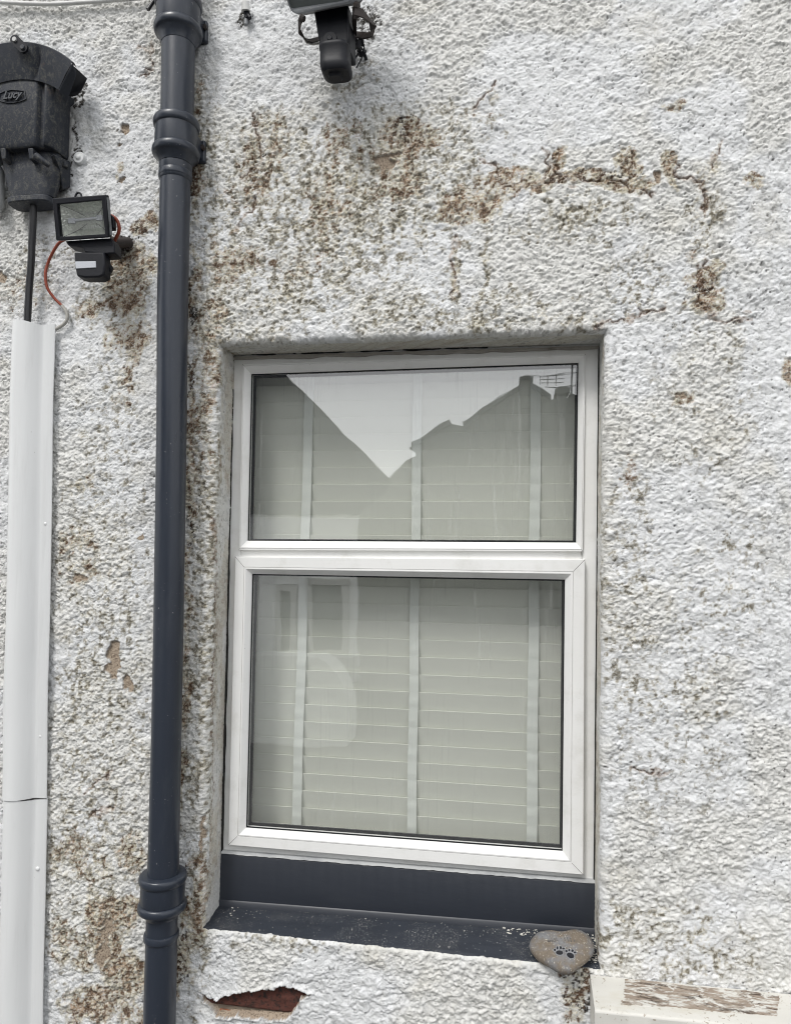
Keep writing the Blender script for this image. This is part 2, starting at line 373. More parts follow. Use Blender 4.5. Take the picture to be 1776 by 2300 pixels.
ROUGH = {}
def relief(x, z):
    "height of the roughcast, and its stain masks, at unrolled wall coordinates"
    wx = x+(vn(x*45, z*45, 3)-.5)*.010; wz = z+(vn(x*45, z*45, 4)-.5)*.010
    big = fbm(x*5, z*5, 11, 3)                      # broad hollows and swells
    rough = sstep(.30, .62, fbm(x*7, z*7, 21, 4))   # where the coat is thick or worn
    below = sstep(1.0, 0., 0*x+1)*sstep(zb(x)+.0, zb(x)-.05, z)*((x > xl(z)-.04) & (x < xr(z)))
    ROUGH['v'] = rough
    s1 = stones(wx, wz, .0086, 31); s2 = stones(wx+.003, wz+.004, .0054, 51, .8); s3 = stones(wx, wz, .024, 71, .45)
    pk1 = stones(wx+.7, wz+.3, .0085, 401, .42, .18, .36)
    h = (.34*s1+.44*s2)*(.34+.62*rough*(1-.3*sstep(.1, .5, x)))+.0016*(1-abs(2*fbm(x*210, z*190, 93, 2)-1))*(.4+rough)+.0042*(fbm(x*95+z*40, z*150-x*50, 97, 3, .65)-.5)*(.5+rough)+.14*s3*(1-.4*rough)-1.1*pk1
    h = h+.0045*(fbm(x*40, z*40, 91, 4, .6)-.5)*1.6+.010*(big-.5)+.0022*(fbm(x*160, z*160, 95, 2)-.5)
    h = h+below*(.5*stones(wx, wz, .0135, 35)+.003*(fbm(x*30, z*60, 99, 3)-.5))
    ridg = 1-abs(2*fbm(x*14, z*22, 101, 4, .6)-1)   # thin creases
    crease = sstep(.955, .995, ridg)*sstep(.45, .6, fbm(x*6, z*6, 105, 2)); h = h-.003*crease
    # stains: dirt and lichen sit in particular places and break up with their own noise; pits get painted shade
    B = blobfield(x, z, BLOBS_B, 201); O = blobfield(x, z, BLOBS_O, 211); G = blobfield(x, z, BLOBS_D, 221)
    f1 = fbm(x*120, z*120, 231, 3, .75); f2 = .5*fbm(x*30, z*30, 241, 4, .6)+.5*fbm(x*70, z*20, 245, 4, .65); f3 = fbm(x*95, z*95, 251, 3, .7)
    pit = sstep(.0038, .0006, .50*s1+.46*s2)        # bare gaps between chippings hold dirt
    m = f2*.55+f1*.45
    b = sstep(.65-.26*B, .86-.26*B, m+.10*pit)*sstep(.02, .2, B)
    o = sstep(.62-.34*O, .86-.30*O, .5*f2+.5*f3+.08*pit)*sstep(.02, .2, O)
    g = sstep(.66-.26*G, .74-.26*G, f1+.12*pit)*sstep(.02, .2, G)
    g = np.maximum(g, sstep(.1, .7, b)*sstep(.53, .66, f3+.14*pit)*.9); b = b*.85
    g = np.maximum(g, o*sstep(.60, .74, f3+.16*pit)*.7)
    wide = fbm(x*3, z*3, 261, 3)
    g = np.maximum(g, sstep(.66, .78, f3+.10*pit)*sstep(.40, .64, wide)*.42); g = np.maximum(g, sstep(.0009, .0020, pk1)*(.22+.55*sstep(.40, .62, fbm(x*11, z*11, 263, 3))))  # every pit is darkened: its shade is put into the grime colour
    o = np.maximum(o, sstep(.60, .85, fbm(x*9, z*9, 271, 4))*.25)
    o = np.maximum(o, sstep(.44-.30*B, .72-.30*B, .5*f2+.5*f3)*sstep(.05, .4, B)*.9)
    for c in CRACKS:
        P = [D(px, py) for px, py in c]; dd = np.full(x.shape, 9.)
        x0 = min(p.x for p in P)-.05; x1 = max(p.x for p in P)+.05; z0 = min(p.z for p in P)-.05; z1 = max(p.z for p in P)+.05
        k = (x > x0) & (x < x1) & (z > z0) & (z < z1)
        if not k.any(): continue
        X = x[k]+(fbm(x[k]*60, z[k]*60, 281, 3)-.5)*.03; Z = z[k]+(fbm(x[k]*60, z[k]*60, 285, 3)-.5)*.03; e = np.full(X.shape, 9.)
        for a, b_ in zip(P, P[1:]):
            ex, ez = b_.x-a.x, b_.z-a.z; t = np.clip(((X-a.x)*ex+(Z-a.z)*ez)/(ex*ex+ez*ez), 0, 1)
            e = np.minimum(e, np.hypot(X-a.x-t*ex, Z-a.z-t*ez))
        q = sstep(.0034, .0008, e)*sstep(.34, .5, vn(X*70, Z*70, 288)); h[k] -= .0035*q; g[k] = np.maximum(g[k], q*.9); b[k] = np.maximum(b[k], sstep(.008, .002, e)*.5)
    fl = np.zeros_like(x)
    wx2 = x+(fbm(x*50, z*50, 301, 3)-.5)*.028; wz2 = z+(fbm(x*50, z*50, 305, 3)-.5)*.028
    for (cx_, cy_), rx, ry, dp in FLAKES:
        px, pz = npD(cx_, cy_); q = np.hypot((wx2-px)/(rx*1.1e-3), (wz2-pz)/(ry*1.1e-3)); mk = sstep(1.06, .94, q)
        if dp: fl = np.maximum(fl, mk); h = h*(1-mk)+mk*(-dp*.8+.0025*(f1-.5)); g = np.maximum(g, mk*sstep(.52, .62, f3)*.8)
        else: b = np.maximum(b, mk*.3)
        g = np.maximum(g, sstep(.10, .02, abs(q-1.0))*(.75 if dp else 0)); o = o*(1-mk); b = b*(1-mk)
    sd_ = poly_sd(x+(vn(x*90, z*90, 311)-.5)*.006, z+(vn(x*90, z*90, 312)-.5)*.006, HOLE)
    w_ = np.where(z < zlow(x), .015, .003); h = np.where(sd_ < 0, -.026*sstep(0, -1., sd_/w_)+np.where(z < zlow(x), .7*(h-.003), 0)*sstep(-1.3, -.4, sd_/w_), h+.003*sstep(.012, 0, sd_)); fl = np.where(sd_ < -.0004, 1., fl)
    br_rim = sstep(.012, 0, sd_); g = np.maximum(g, np.where(sd_ < -.0004, .62*sstep(.3, .5, f1), 0)); g = np.maximum(g, .55*br_rim*sstep(.45, .6, f1)*(z < HOLE[4].z)); 
    return h, np.clip(b, 0, 1), np.clip(o, 0, 1), np.clip(g, 0, 1), fl

def axis(lo, hi, vis0, vis1, fixed, step=.0021, mid=.006):
    "grid lines: fine where the photograph looks, coarser beyond, exactly through the fixed ones"
    c = [vis0]
    marks = sorted([m_ for m_ in fixed if vis0 < m_ < vis1]+[vis1])
    for m_ in marks:
        a = c[-1]; n_ = max(1, round((m_-a)/step)); c += [a+(m_-a)*k/n_ for k in range(1, n_+1)]
    st = mid
    while c[-1] < hi: c.append(min(hi, c[-1]+st)); st = mid if c[-1] < vis1+.35 else st*1.12
    st = mid; lo_part = []; a = vis0
    while a > lo: a = max(lo, a-st); lo_part.append(a); st = mid if a > vis0-.35 else st*1.12
    return np.array(lo_part[::-1]+c)

def build_wall(parent):
    A, B_ = D(0, 0), D(1686, 2183)
    U = axis(-4.2, 3.6, D(0, 1090).x-.04, D(1686, 1090).x+.04, [oBL.x, oBR.x])
    V = axis(0.0, 5.4, min(D(0, 2183).z, D(1686, 2183).z)-.02, max(D(1686, 0).z, D(0, 0).z)+.02, [sBL.z, oTL.z])
    iu0, iu1 = int(np.argmin(abs(U-oBL.x))), int(np.argmin(abs(U-oBR.x)))
    iv0, iv1 = int(np.argmin(abs(V-sBL.z))), int(np.argmin(abs(V-oTL.z)))
    u, v = np.meshgrid(U, V)
    z = v.copy(); x = u.copy()
    for _ in range(3):                      # skew the grid so that its lines follow the leaning sides of the opening
        xL, xR = xl(z), xr(z); f = np.clip((u-U[iu0])/(U[iu1]-U[iu0]), 0, 1)
        fade = np.clip(1-np.maximum(U[iu0]-u, u-U[iu1])/2.5, 0, 1)
        x = u+((xL-U[iu0])*(1-f)+(xR-U[iu1])*f)*fade
        zB, zT = zb(x), zt(x); g = np.clip((v-V[iv0])/(V[iv1]-V[iv0]), 0, 1)
        fz = np.clip(np.where(v < V[iv0], v/V[iv0], 1-(v-V[iv1])/2.5), 0, 1)
        z = v+((zB-V[iv0])*(1-g)+(zT-V[iv1])*g)*fz
    # distance to the opening
    dx = np.maximum(np.maximum(xl(z)-x, x-xr(z)), 0); dz = np.maximum(np.maximum(zb(x)-z, z-zt(x)), 0)
    sx = np.where(x < xl(z), -1., 1.); sz = np.where(z < zb(x), -1., 1.)
    s = np.hypot(dx, dz); nx = np.where(s > 0, dx*sx/np.maximum(s, 1e-9), 0); nz = np.where(s > 0, dz*sz/np.maximum(s, 1e-9), 0)
    # on the rim itself take the direction from the side it lies on
    ii, jj = np.meshgrid(np.arange(len(U)), np.arange(len(V)))
    rim = s < 1e-7
    eL = rim & (ii == iu0); eR = rim & (ii == iu1); eB = rim & (jj == iv0); eT = rim & (jj == iv1)
    nx = np.where(eL, -1., np.where(eR, 1., nx)); nz = np.where(eB, -1., np.where(eT, 1., nz)); q = np.hypot(nx, nz); q[q == 0] = 1; nx /= q; nz /= q
    Rr = .017-.008*(nz < -.5)
    th = np.clip(1-s/Rr, 0, 1)*math.pi/2
    s2 = np.where(s < Rr, Rr*(1-np.sin(th)), s)
    bx = x+nx*(s2-s); bz = z+nz*(s2-s); by = np.where(s < Rr, Rr*(1-np.cos(th)), 0)
    Nx, Nz, Ny = -nx*np.sin(th), -nz*np.sin(th), -np.cos(th)
    sn = np.where(s < Rr, Rr-1.571*(Rr-s), s)-s
    h, b, o, g, fl = relief(x+nx*sn, z+nz*sn); RW = ROUGH['v']
    tame = 1-np.where(nz < -.5, .62, .45)*np.sin(th); h = h*tame
    bz = bz-np.where(nz < -.5, .004*np.sin(th)**4, 0)
    P = np.stack([bx+Nx*h, by+Ny*h, bz+Nz*h], -1)
    nU, nV = len(U), len(V)
    idx = np.arange(nU*nV).reshape(nV, nU)
    inside = (np.arange(nU-1)[None, :] >= iu0) & (np.arange(nU-1)[None, :] < iu1) & (np.arange(nV-1)[:, None] >= iv0) & (np.arange(nV-1)[:, None] < iv1)
    F4 = np.stack([idx[:-1, :-1], idx[:-1, 1:], idx[1:, 1:], idx[1:, :-1]], -1)[~inside]
    verts = [P.reshape(-1, 3)]; faces = [F4]; att = [np.stack([b, o, g, RW], -1).reshape(-1, 4)]; fla = [fl.reshape(-1)]
    off = nU*nV
    def strip(ids, X, Z, n, depth, flip):
        nonlocal off
        k = int(depth/.003); T = np.linspace(0, 1, k+1)[1:]*depth
        XX = X[None, :]+0*T[:, None]; ZZ = Z[None, :]+0*T[:, None]; TT = T[:, None]+0*XX; drop = (.006+TT*.7) if n[1] < -.5 else 0
        hh, b2, o2, g2, f2 = relief(XX-n[0]*(TT+.571*(.017-.008*(n[1] < -.5))), ZZ-n[1]*(TT+.571*(.017-.008*(n[1] < -.5))))
        r0_ = .017-.008*(n[1] < -.5)
        damp = .55*np.clip(1-TT/.055, .35, 1) if n[1] < .5 else .55*np.clip(1-TT/.05, .3, 1)
        if n[1] < -.5: damp = .3*np.clip(1-TT/.01, 0, 1)
        hh = hh*damp
        Q = np.stack([XX-n[0]*hh, r0_+TT, ZZ-n[1]*hh-drop], -1).reshape(-1, 3)
        n_ = len(X); rows = np.vstack([ids[None, :], off+np.arange(k*n_).reshape(k, n_)])
        f = np.stack([rows[:-1, :-1], rows[:-1, 1:], rows[1:, 1:], rows[1:, :-1]], -1).reshape(-1, 4)
        if flip: f = f[:, ::-1]
        verts.append(Q); faces.append(f); off += k*n_
        fr = np.clip(TT/depth, 0, 1)
        crack = sstep(.75, .95, fr)*sstep(.45, .6, vn(XX*30, ZZ*30, 401))
        foul = sstep(.40, .62, fbm(XX*9+TT*20, ZZ*9, 405, 4)); att.append(np.stack([np.maximum(b2*.7, foul*.35*sstep(.5, .7, fbm(XX*60+TT*60, ZZ*60, 407, 3))), np.maximum(o2*.8, foul*.45), np.maximum(g2*.7, crack*.85), np.ones_like(b2)], -1).reshape(-1, 4)); fla.append(f2.reshape(-1))
    js = np.arange(iv0, iv1+1); is_ = np.arange(iu0, iu1+1)
    strip(idx[js, iu0], x[js, iu0], z[js, iu0], (-1, 0), .095, True)
    strip(idx[js, iu1], x[js, iu1], z[js, iu1], (1, 0), .095, False)
    strip(idx[iv1, is_], x[iv1, is_], z[iv1, is_], (0, 1), .092, True)
    strip(idx[iv0, is_], x[iv0, is_], z[iv0, is_], (0, -1), .05, False)
    Vv = np.concatenate(verts); Ff = np.concatenate(faces)
    me = bpy.data.meshes.new('rendered_wall')
    me.vertices.add(len(Vv)); me.vertices.foreach_set('co', Vv.astype(np.float32).ravel())
    me.loops.add(len(Ff)*4); me.loops.foreach_set('vertex_index', Ff.astype(np.int32).ravel())
    me.polygons.add(len(Ff)); me.polygons.foreach_set('loop_start', np.arange(0, len(Ff)*4, 4, dtype=np.int32))
    me.update(calc_edges=True)
    me.polygons.foreach_set('use_smooth', np.ones(len(Ff), bool))
    a = me.color_attributes.new('stain_shade', 'FLOAT_COLOR', 'POINT'); a.data.foreach_set('color', np.concatenate(att).astype(np.float32).ravel())
    a = me.attributes.new('flake', 'FLOAT', 'POINT'); a.data.foreach_set('value', np.concatenate(fla).astype(np.float32))
    me.materials.append(M['wall'])
    ob = bpy.data.objects.new('rendered_wall', me); COL.objects.link(ob); ob.parent = parent; ob.location = -parent.location
    print('wall verts', len(Vv))
    return ob

house = thing('house', 'white roughcast house wall with brown stains around a deep set window', 'house', (0, .12, 0))
wall = build_wall(house)

# the rest of the house: sides, roof edge and the dark room behind the window
m = MB(); m.box((-4.2, .16, 0), (-4.0, 5, 5.4)); m.box((3.4, .16, 0), (3.6, 5, 5.4)); m.box((-4.2, 5, 0), (3.6, 5.2, 5.4))
m.build('side_wall', M['bare'], house)
m = MB(); m.hull([(-4.4, -.35, 5.35), (3.8, -.35, 5.35), (3.8, 2.5, 7.2), (-4.4, 2.5, 7.2)], [(-4.4, -.35, 5.45), (3.8, -.35, 5.45), (3.8, 2.5, 7.3), (-4.4, 2.5, 7.3)])
m.hull([(-4.4, 5.35, 5.35), (3.8, 5.35, 5.35), (3.8, 2.5, 7.2), (-4.4, 2.5, 7.2)], [(-4.4, 5.35, 5.45), (3.8, 5.35, 5.45), (3.8, 2.5, 7.31), (-4.4, 2.5, 7.31)])
m.build('roof', M['sill'], house)
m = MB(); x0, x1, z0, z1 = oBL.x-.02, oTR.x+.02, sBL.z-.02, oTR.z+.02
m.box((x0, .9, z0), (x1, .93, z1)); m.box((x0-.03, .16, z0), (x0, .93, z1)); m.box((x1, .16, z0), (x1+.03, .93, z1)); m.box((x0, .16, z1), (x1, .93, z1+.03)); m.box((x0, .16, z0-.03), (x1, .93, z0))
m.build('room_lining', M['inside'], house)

# broken render: brick behind
x0 = min(p.x for p in HOLE)-.02; x1 = max(p.x for p in HOLE)+.02; z0 = min(p.z for p in HOLE)-.02; z1 = max(p.z for p in HOLE)+.02
zj = W(600, 1840+1436/3.242).z
m = MB()
n_ = 60; nz_ = 36
def brick_patch(m, xa, xb, za, zb_, y, mi, amp, seed):
    X, Z = np.meshgrid(np.linspace(xa, xb, n_), np.linspace(za, zb_, nz_))
    ed = np.minimum(np.minimum(X-xa, xb-X), np.minimum(Z-za, zb_-Z))
    Y = y-amp*(fbm(X*60, Z*60, seed, 4, .6)-.5)+.006*sstep(.006, 0, ed)
    v = [(float(a), float(b), float(c)) for a, b, c in zip(X.ravel(), Y.ravel(), Z.ravel())]
    m.add(v, [(j*n_+i, j*n_+i+1, (j+1)*n_+i+1, (j+1)*n_+i) for j in range(nz_-1) for i in range(n_-1)], mi)
    m.loops([[(xa, y+.006, za), (xb, y+.006, za), (xb, y+.006, zb_), (xa, y+.006, zb_)], [(xa, y+.04, za), (xb, y+.04, za), (xb, y+.04, zb_), (xa, y+.04, zb_)]], False, True, mi=mi)
brick_patch(m, x0-.05, x1-.022, zj+.002, zj+.067, .012, 0, .006, 501)
brick_patch(m, x1-.016, x1+.15, zj+.002, zj+.067, .014, 0, .006, 503)
brick_patch(m, x0+.06, x1+.05, zj-.075, zj-.010, .012, 2, .006, 505)
brick_patch(m, x0-.05, x1+.08, zj-.08, zj+.10, .021, 1, .006, 507)
m.build('exposed_brick', [M['brick'], M['mortar'], M['orangebrick']], house, smooth=R(60))

# ------------------------------------------------------------------ the window
def quad(pts, Y): return [D(x, y, Y) for x, y in pts]
def inset(Q, I, t): return [lerp(a, b, t) for a, b in zip(Q, I)]
def setY(Q, Y): return [Vector((p.x, Y, p.z)) for p in Q]
YO = .100                                  # front of the outer frame
O = quad([(497, 755), (1279, 731), (1268, 1884), (473, 1822)], YO)
up_in = quad([(535, 797), (1233, 773), (1228, 1157), (527, 1153)], .102)
up_out = quad([(518, 777), (1248, 755), (1242, 1176), (510, 1173)], .094)
lo_in = quad([(537.5, 1224), (1204, 1236), (1199, 1816), (524, 1766)], .092)
lo_out = quad([(501, 1187), (1247, 1193), (1244, 1867), (486, 1803)], .080)
def ring(m, out_, inn, prof, mi=0):
    "mitred frame: prof is a list of (t from outer to inner edge, depth)"
    m.loops([setY(inset(out_, inn, t), Y) for t, Y in prof], mi=mi)
frame = MB()
up_hole = inset(up_out, up_in, .3); lo_hole = inset(lo_out, lo_in, .3)
# outer frame: top, sides, transom, bottom as one mitred mesh
fr_in = [up_out[0].copy(), up_out[1].copy(), lo_out[2].copy(), lo_out[3].copy()]
fr_in = [p+Vector((dx_, 0, dz_)) for p, (dx_, dz_) in zip(fr_in, [(.006, -.006), (-.006, -.006), (-.006, .008), (.006, .008)])]
ring(frame, O, fr_in, [(0, .155), (0, YO+.003), (.02, YO), (.86, YO), (.93, YO+.003), (1, YO+.006), (1, .155)])
tb = [Vector((up_out[3].x+.004, 0, up_out[3].z+.012)), Vector((up_out[2].x-.004, 0, up_out[2].z+.012)), Vector((lo_out[1].x-.004, 0, lo_out[1].z-.012)), Vector((lo_out[0].x+.004, 0, lo_out[0].z-.012))]
frame.hull(setY(tb, YO+.002), setY(tb, .155))
window = frame.build('window', [M['upvc'], M['line']], house, bevel=.0012)
def groove_line(m, a, b, w_=.0008, y=0, mi=1):
    d = (b-a); n__ = Vector((-d.z, 0, d.x)).normalized()*w_/2
    q = [a-n__, b-n__, b+n__, a+n__]
    m.hull(setY(q, y-.0004), setY(q, y+.002), mi)
def sash(out_, inn, yf, name='sash', bead=.62):
    m = MB()
    ring(m, out_, inn, [(0, YO+.02), (0, yf+.002), (.03, yf), (bead-.03, yf), (bead-.03, yf+.0022), (bead, yf+.0022), (bead, yf-.0005), (bead+.08, yf-.001), (.96, yf+.010), (1, yf+.012), (1, yf+.03)])
    for a, b in zip(out_, inset(out_, inn, bead-.03)): groove_line(m, a, b, .0009, yf)
    return m.build(name, [M['upvc'], M['line']], window, bevel=.0006)
s_up = sash(up_out, up_in, .091, bead=.20)
s_lo = sash(lo_out, lo_in, .080)
# glass panes edged with black rubber gaskets
def pane(inn, yg):
    m = MB()
    q = [p+Vector((dx_, 0, dz_)) for p, (dx_, dz_) in zip(inn, [(-.006, .006), (.006, .006), (.006, -.006), (-.006, -.006)])]
    m.hull(setY(q, yg), setY(q, yg+.018)); m.build('pane', M['glass'], window)
    g = MB(); i1 = inset(inn, [lerp(p, sum(inn, Vector())/4, .0) for p in inn], 0)
    c = sum(inn, Vector())/4
    def sh(d): return [p+Vector((d if p.x < c.x else -d, 0, -d if p.z > c.z else d)) for p in inn]
    g.loops([setY(sh(-.001), yg-.004), setY(sh(.0022), yg-.004), setY(sh(.0022), yg-.0005), setY(sh(-.001), yg-.0005)])
    g.loops([setY(sh(-.0065), yg+.0005), setY(sh(.005), yg+.0185), setY(sh(.005), yg+.022), setY(sh(-.0065), yg+.022)])
    g.build('gasket', M['gasket'], window)
pane(up_in, .110); pane(lo_in, .099)
# grubby sealant and timber strip above and left of the frame
m = MB()
def wobble_strip(P, w0, w1, y0, y1, seed, mi=0, vertical=False):
    n__ = 90; A_, B2 = P; L1 = []; L2 = []
    for k in range(n__+1):
        t = k/n__; c = lerp(A_, B2, t); o_ = Vector((1, 0, 0)) if vertical else Vector((0, 0, 1))
        a = float(fbm(np.array([t*14.]), np.array([seed*1.]), seed, 3)[0])-.5; b = float(fbm(np.array([t*22.]), np.array([seed+3.]), seed+5, 3)[0])-.5
        L1.append(c+o_*(w0*a)); L2.append(c+o_*(w1*(1+.9*b)))
    fr_ = L1+L2[::-1]
    n2 = len(L1)
    f1_ = setY(L1, y0); f2_ = setY(L2, y0); b1_ = setY(L1, y1); b2_ = setY(L2, y1)
    m.loops([f1_, f2_, b2_, b1_], closed=False, mi=mi)
wobble_strip((D(499, 761, .098), D(1276, 738, .098)), .002, -.0075, .0935, .12, 3, 0)
wobble_strip((D(486, 752, .096), D(1040, 736, .096)), .001, -.0066, .0915, .1, 8, 1)
wobble_strip((D(496, 760, .097), D(472, 1820, .097)), -.003, .0042, .0925, .12, 13, 1, True)
wobble_strip((D(1276.5, 740, .098), D(1266.5, 1880, .098)), .001, -.0016, .094, .12, 33, 1, True)
m.build('sealant', [paint('old_sealant', (.36, .34, .31), .8, var=.3, bscale=200, bstr=1, dirt=(.8, (.15, .13, .11))), paint('black_gap', (.012, .011, .010), .9)], window)
# painted timber board below the frame, stone sill in front of it
bq = [D(472, 1821, .092), D(1270, 1885, .092), D(1272, 1996, .092), D(463, 1934, .092)]
m = MB()
nb = 80
top = [lerp(bq[0], bq[1], k/nb)+Vector((0, 0, .0012*math.sin(k*.9)+.001*math.sin(k*2.3))) for k in range(nb+1)]
mid = [lerp(lerp(bq[0], bq[1], k/nb), lerp(bq[3], bq[2], k/nb), .86) for k in range(nb+1)]
low = [lerp(bq[3], bq[2], k/nb)+Vector((0, -.006, -.002)) for k in range(nb+1)]
m.loops([setY(top, .12), setY(top, .0935), [p+Vector((0, -.0005, -.003)) for p in setY(top, .092)], setY(mid, .092), [p+Vector((0, 0, -.003)) for p in setY(mid, .089)], low], closed=False)
m.build('sill_board', M['riser'], house, smooth=R(40))
m = MB(); flt = [lerp(bq[0], bq[1], k/nb)+Vector((0, -.003, .0045)) for k in range(nb+1)]
m.loops([[p+Vector((0, 0, .004)) for p in setY(flt, .12)], [p+Vector((0, 0, .003)) for p in setY(flt, .093)], [p+Vector((0, 0, -.0035+.0005*math.sin(k*2.7)+.0008*math.sin(k*.31)*math.sin(k*.83))) for k, p in enumerate(setY(flt, .0905))], setY([p+Vector((0, 0, -.006)) for p in flt], .12)], closed=False)
m.build('filler_strip', paint('smeared_white_filler', (.50, .51, .51), .6, var=.15, sx=.4, dirt=(.8, (.22, .23, .25))), house, smooth=R(60))
m = MB()
bk = [lerp(D(440, 1928, .092), D(1292, 1994, .092), k/nb) for k in range(nb+1)]
ft = [lerp(D(400, 1975, 0.004), D(1300, 2068, 0.004), k/nb) for k in range(nb+1)]
rows = []
for t in np.linspace(0, 1, 14):
    rows.append([lerp(a, b, float(t))+Vector((0, 0, .0022*(float(vn(np.array([i*.4]), np.array([t*9.]), 77)[0])-.5))) for i, (a, b) in enumerate(zip(bk, ft))])
rows.append([p+Vector((0, -.001, -.003)) for p in rows[-1]]); rows.append([p+Vector((0, .018, -.03)) for p in rows[-1]]); rows.append([p+Vector((0, .1, 0)) for p in rows[-1]])
rows.append([p+Vector((0, 0, .03)) for p in setY(rows[-1], .12)])
m.loops(rows, closed=False)
m.build('stone_sill', M['sill'], house, smooth=R(60))

# ------------------------------------------------------------------ the blind
YB = .20
blind = thing('venetian_blind', 'closed cream venetian blind with pale tapes hanging behind the window panes', 'blind', (0, YB, oTL.z))
bx0 = D(525, 1000, YB).x-.02; bx1 = D(1240, 1000, YB).x+.03
ztop = oTL.z+.03
pz = D(898, 1253.7, YB).z; pitch = (D(898, 1253.7, YB).z-D(898, 1253.7+37.45*13, YB).z)/13
m = MB()
k = -14
while True:
    z = pz-k*pitch
    if z < D(898, 1830, YB).z: break
    k += 1
    if z > ztop: continue
    dz_ = pitch*1.16; a = R(10)
    tilt = random.uniform(-.0006, .0006)
    # slat: upper edge towards the glass, lower edge tucked behind the next
    p = [(YB-.0065, z+.0012), (YB-.0035, z+.0014), (YB+.0065+tilt, z-dz_), (YB+.0035+tilt, z-dz_-.0004)]
    m.loops([[(bx0, y, zz) for y, zz in p], [(bx1, y, zz+random.uniform(-.0004, .0004)) for y, zz in p]], True, True)
m.build('slats', M['slat'], blind, bevel=.0006)
for a_, b_, ww in (((659, 850), (631, 1760), 21), ((890, 850), (877, 1785), 20), ((1142, 850), (1133, 1800), 22)):
    pa, pb = D(*a_, YB-.011), D(*b_, YB-.011); wd = ww*1.18e-3/2; d = (pb-pa)
    m = MB(); rows = []; nn = 150
    for k in range(nn+1):
        t = -.12+1.18*k/nn; c = pa+d*t
        zz = (c.z-pz)/pitch; fr_ = zz-math.floor(zz)
        y = YB-.0095-.0016*math.sin(fr_*math.pi)+.0006*math.sin(k*2.1)*(t > .5)
        cx_ = c.x+.0008*math.sin(k*.13+ww)
        rows.append([(cx_-wd, y, c.z), (cx_+wd, y+.0003*math.sin(k*1.3), c.z), (cx_+wd, y+.0012, c.z), (cx_-wd, y+.0012, c.z)])
    m.loops(rows, True, True); m.build('ladder_tape', M['tape'], blind, smooth=R(50))
m = MB(); m.box((bx0, YB-.02, ztop), (bx1, YB+.03, ztop+.05)); m.build('head_rail', M['slat'], blind, bevel=.002)

# ------------------------------------------------------------------ downpipe
YP = -.062
pipe = thing('downpipe', 'dark grey cast iron downpipe with socket collars left of the window', 'downpipe', D(365, 2183, YP))
axis_px = [(383, -260), (381, 0), (379, 180), (375, 330), (368, 640), (366, 900), (359, 1350), (351, 1750), (344, 2000), (340, 2183), (332, 2500)]
def pc(y):
    for (xa, ya), (xb, yb) in zip(axis_px, axis_px[1:]):
        if ya <= y <= yb: return D(xa+(xb-xa)*(y-ya)/(yb-ya), y, YP)
    return D(axis_px[-1][0], y, YP)
def pr(wpx, y):
    c = pc(y); d = (c-CAMP).length; return wpx/2/F*((c-CAMP).dot(fwd))
def lathe(name, prof, parent, mat_, seg=40, caps=True, rough=0):
    m = MB(); L = []
    for y, wpx in prof:
        c = pc(y); r = pr(wpx, y)
        L.append([c+Vector((math.cos(a)*r, math.sin(a)*r, 0)) for a in [k*2*math.pi/seg for k in range(seg)]])
    m.loops(L, True, True); return m.build(name, mat_, parent, smooth=R(42))
lathe('pipe_section', [(-200, 69), (0, 69), (90, 69.5), (180, 69), (258, 68)], pipe, M['anth'])
lathe('pipe_section', [(330, 63), (640, 64), (900, 62.5), (1350, 62), (1600, 62.5), (1862, 65)], pipe, M['anth'])
lathe('pipe_section', [(1930, 65), (2183, 67), (2520, 68)], pipe, M['anth'])
def collar(y0, y1, wb, wbody, wt, tail):
    h = y1-y0; b = h*.24
    prof = [(y0, wt)]
    for k in range(9): a = k/8*math.pi; prof.append((y0+b*.5-b*.5*math.cos(a), wbody+(wb-wbody)*math.sin(a)))
    prof += [(y0+b+2, wbody), (y1-b-2, wbody+1)]
    for k in range(9): a = k/8*math.pi; prof.append((y1-b*.5-b*.5*math.cos(a), wbody+(wb+2-wbody)*math.sin(a)))
    prof += [(y1+2, wbody-4), (y1+tail*.5, wt+7), (y1+tail, wt+1)]
    o = lathe('socket_collar', prof, pipe, M['anth'])
    return o
collar(-2, 76, 99, 91, 70, 22); collar(257, 336, 97, 88, 66, 16); collar(1862, 1940, 100, 91, 66, 14)
for y, wd in ((366, 70), (1986, 73)):
    lathe('band', [(y, 64), (y+1.5, wd-2), (y+4, wd), (y+11, wd), (y+14, wd), (y+16, wd-3), (y+17, 64)], pipe, M['anth'])
lathe('band', [(352, 64), (354, wd-4), (384, wd-5), (387, 64)], pipe, M['anth'])
for y in (38, 300, 1902):
    c = pc(y); m = MB()
    m.box((c.x-.045, YP+.015, c.z-.024), (c.x+.045, -.006, c.z+.024)); m.box((c.x-.052, -.016, c.z-.03), (c.x+.052, -.002, c.z+.026))
    if y == 1902: continue
    m.build('fixing_lug', M['anth'], pipe, bevel=.004)
    m = MB(); m.tube([(c.x+.049, -.024, c.z+.004), (c.x+.049, -.014, c.z+.004)], .006, 6); m.build('bolt', M['rust'], pipe)

# ------------------------------------------------------------------ white cable guard
guard = thing('cable_guard', 'long white painted metal cable cover at the left edge of the photo', 'cable cover', D(60, 2183, 0))
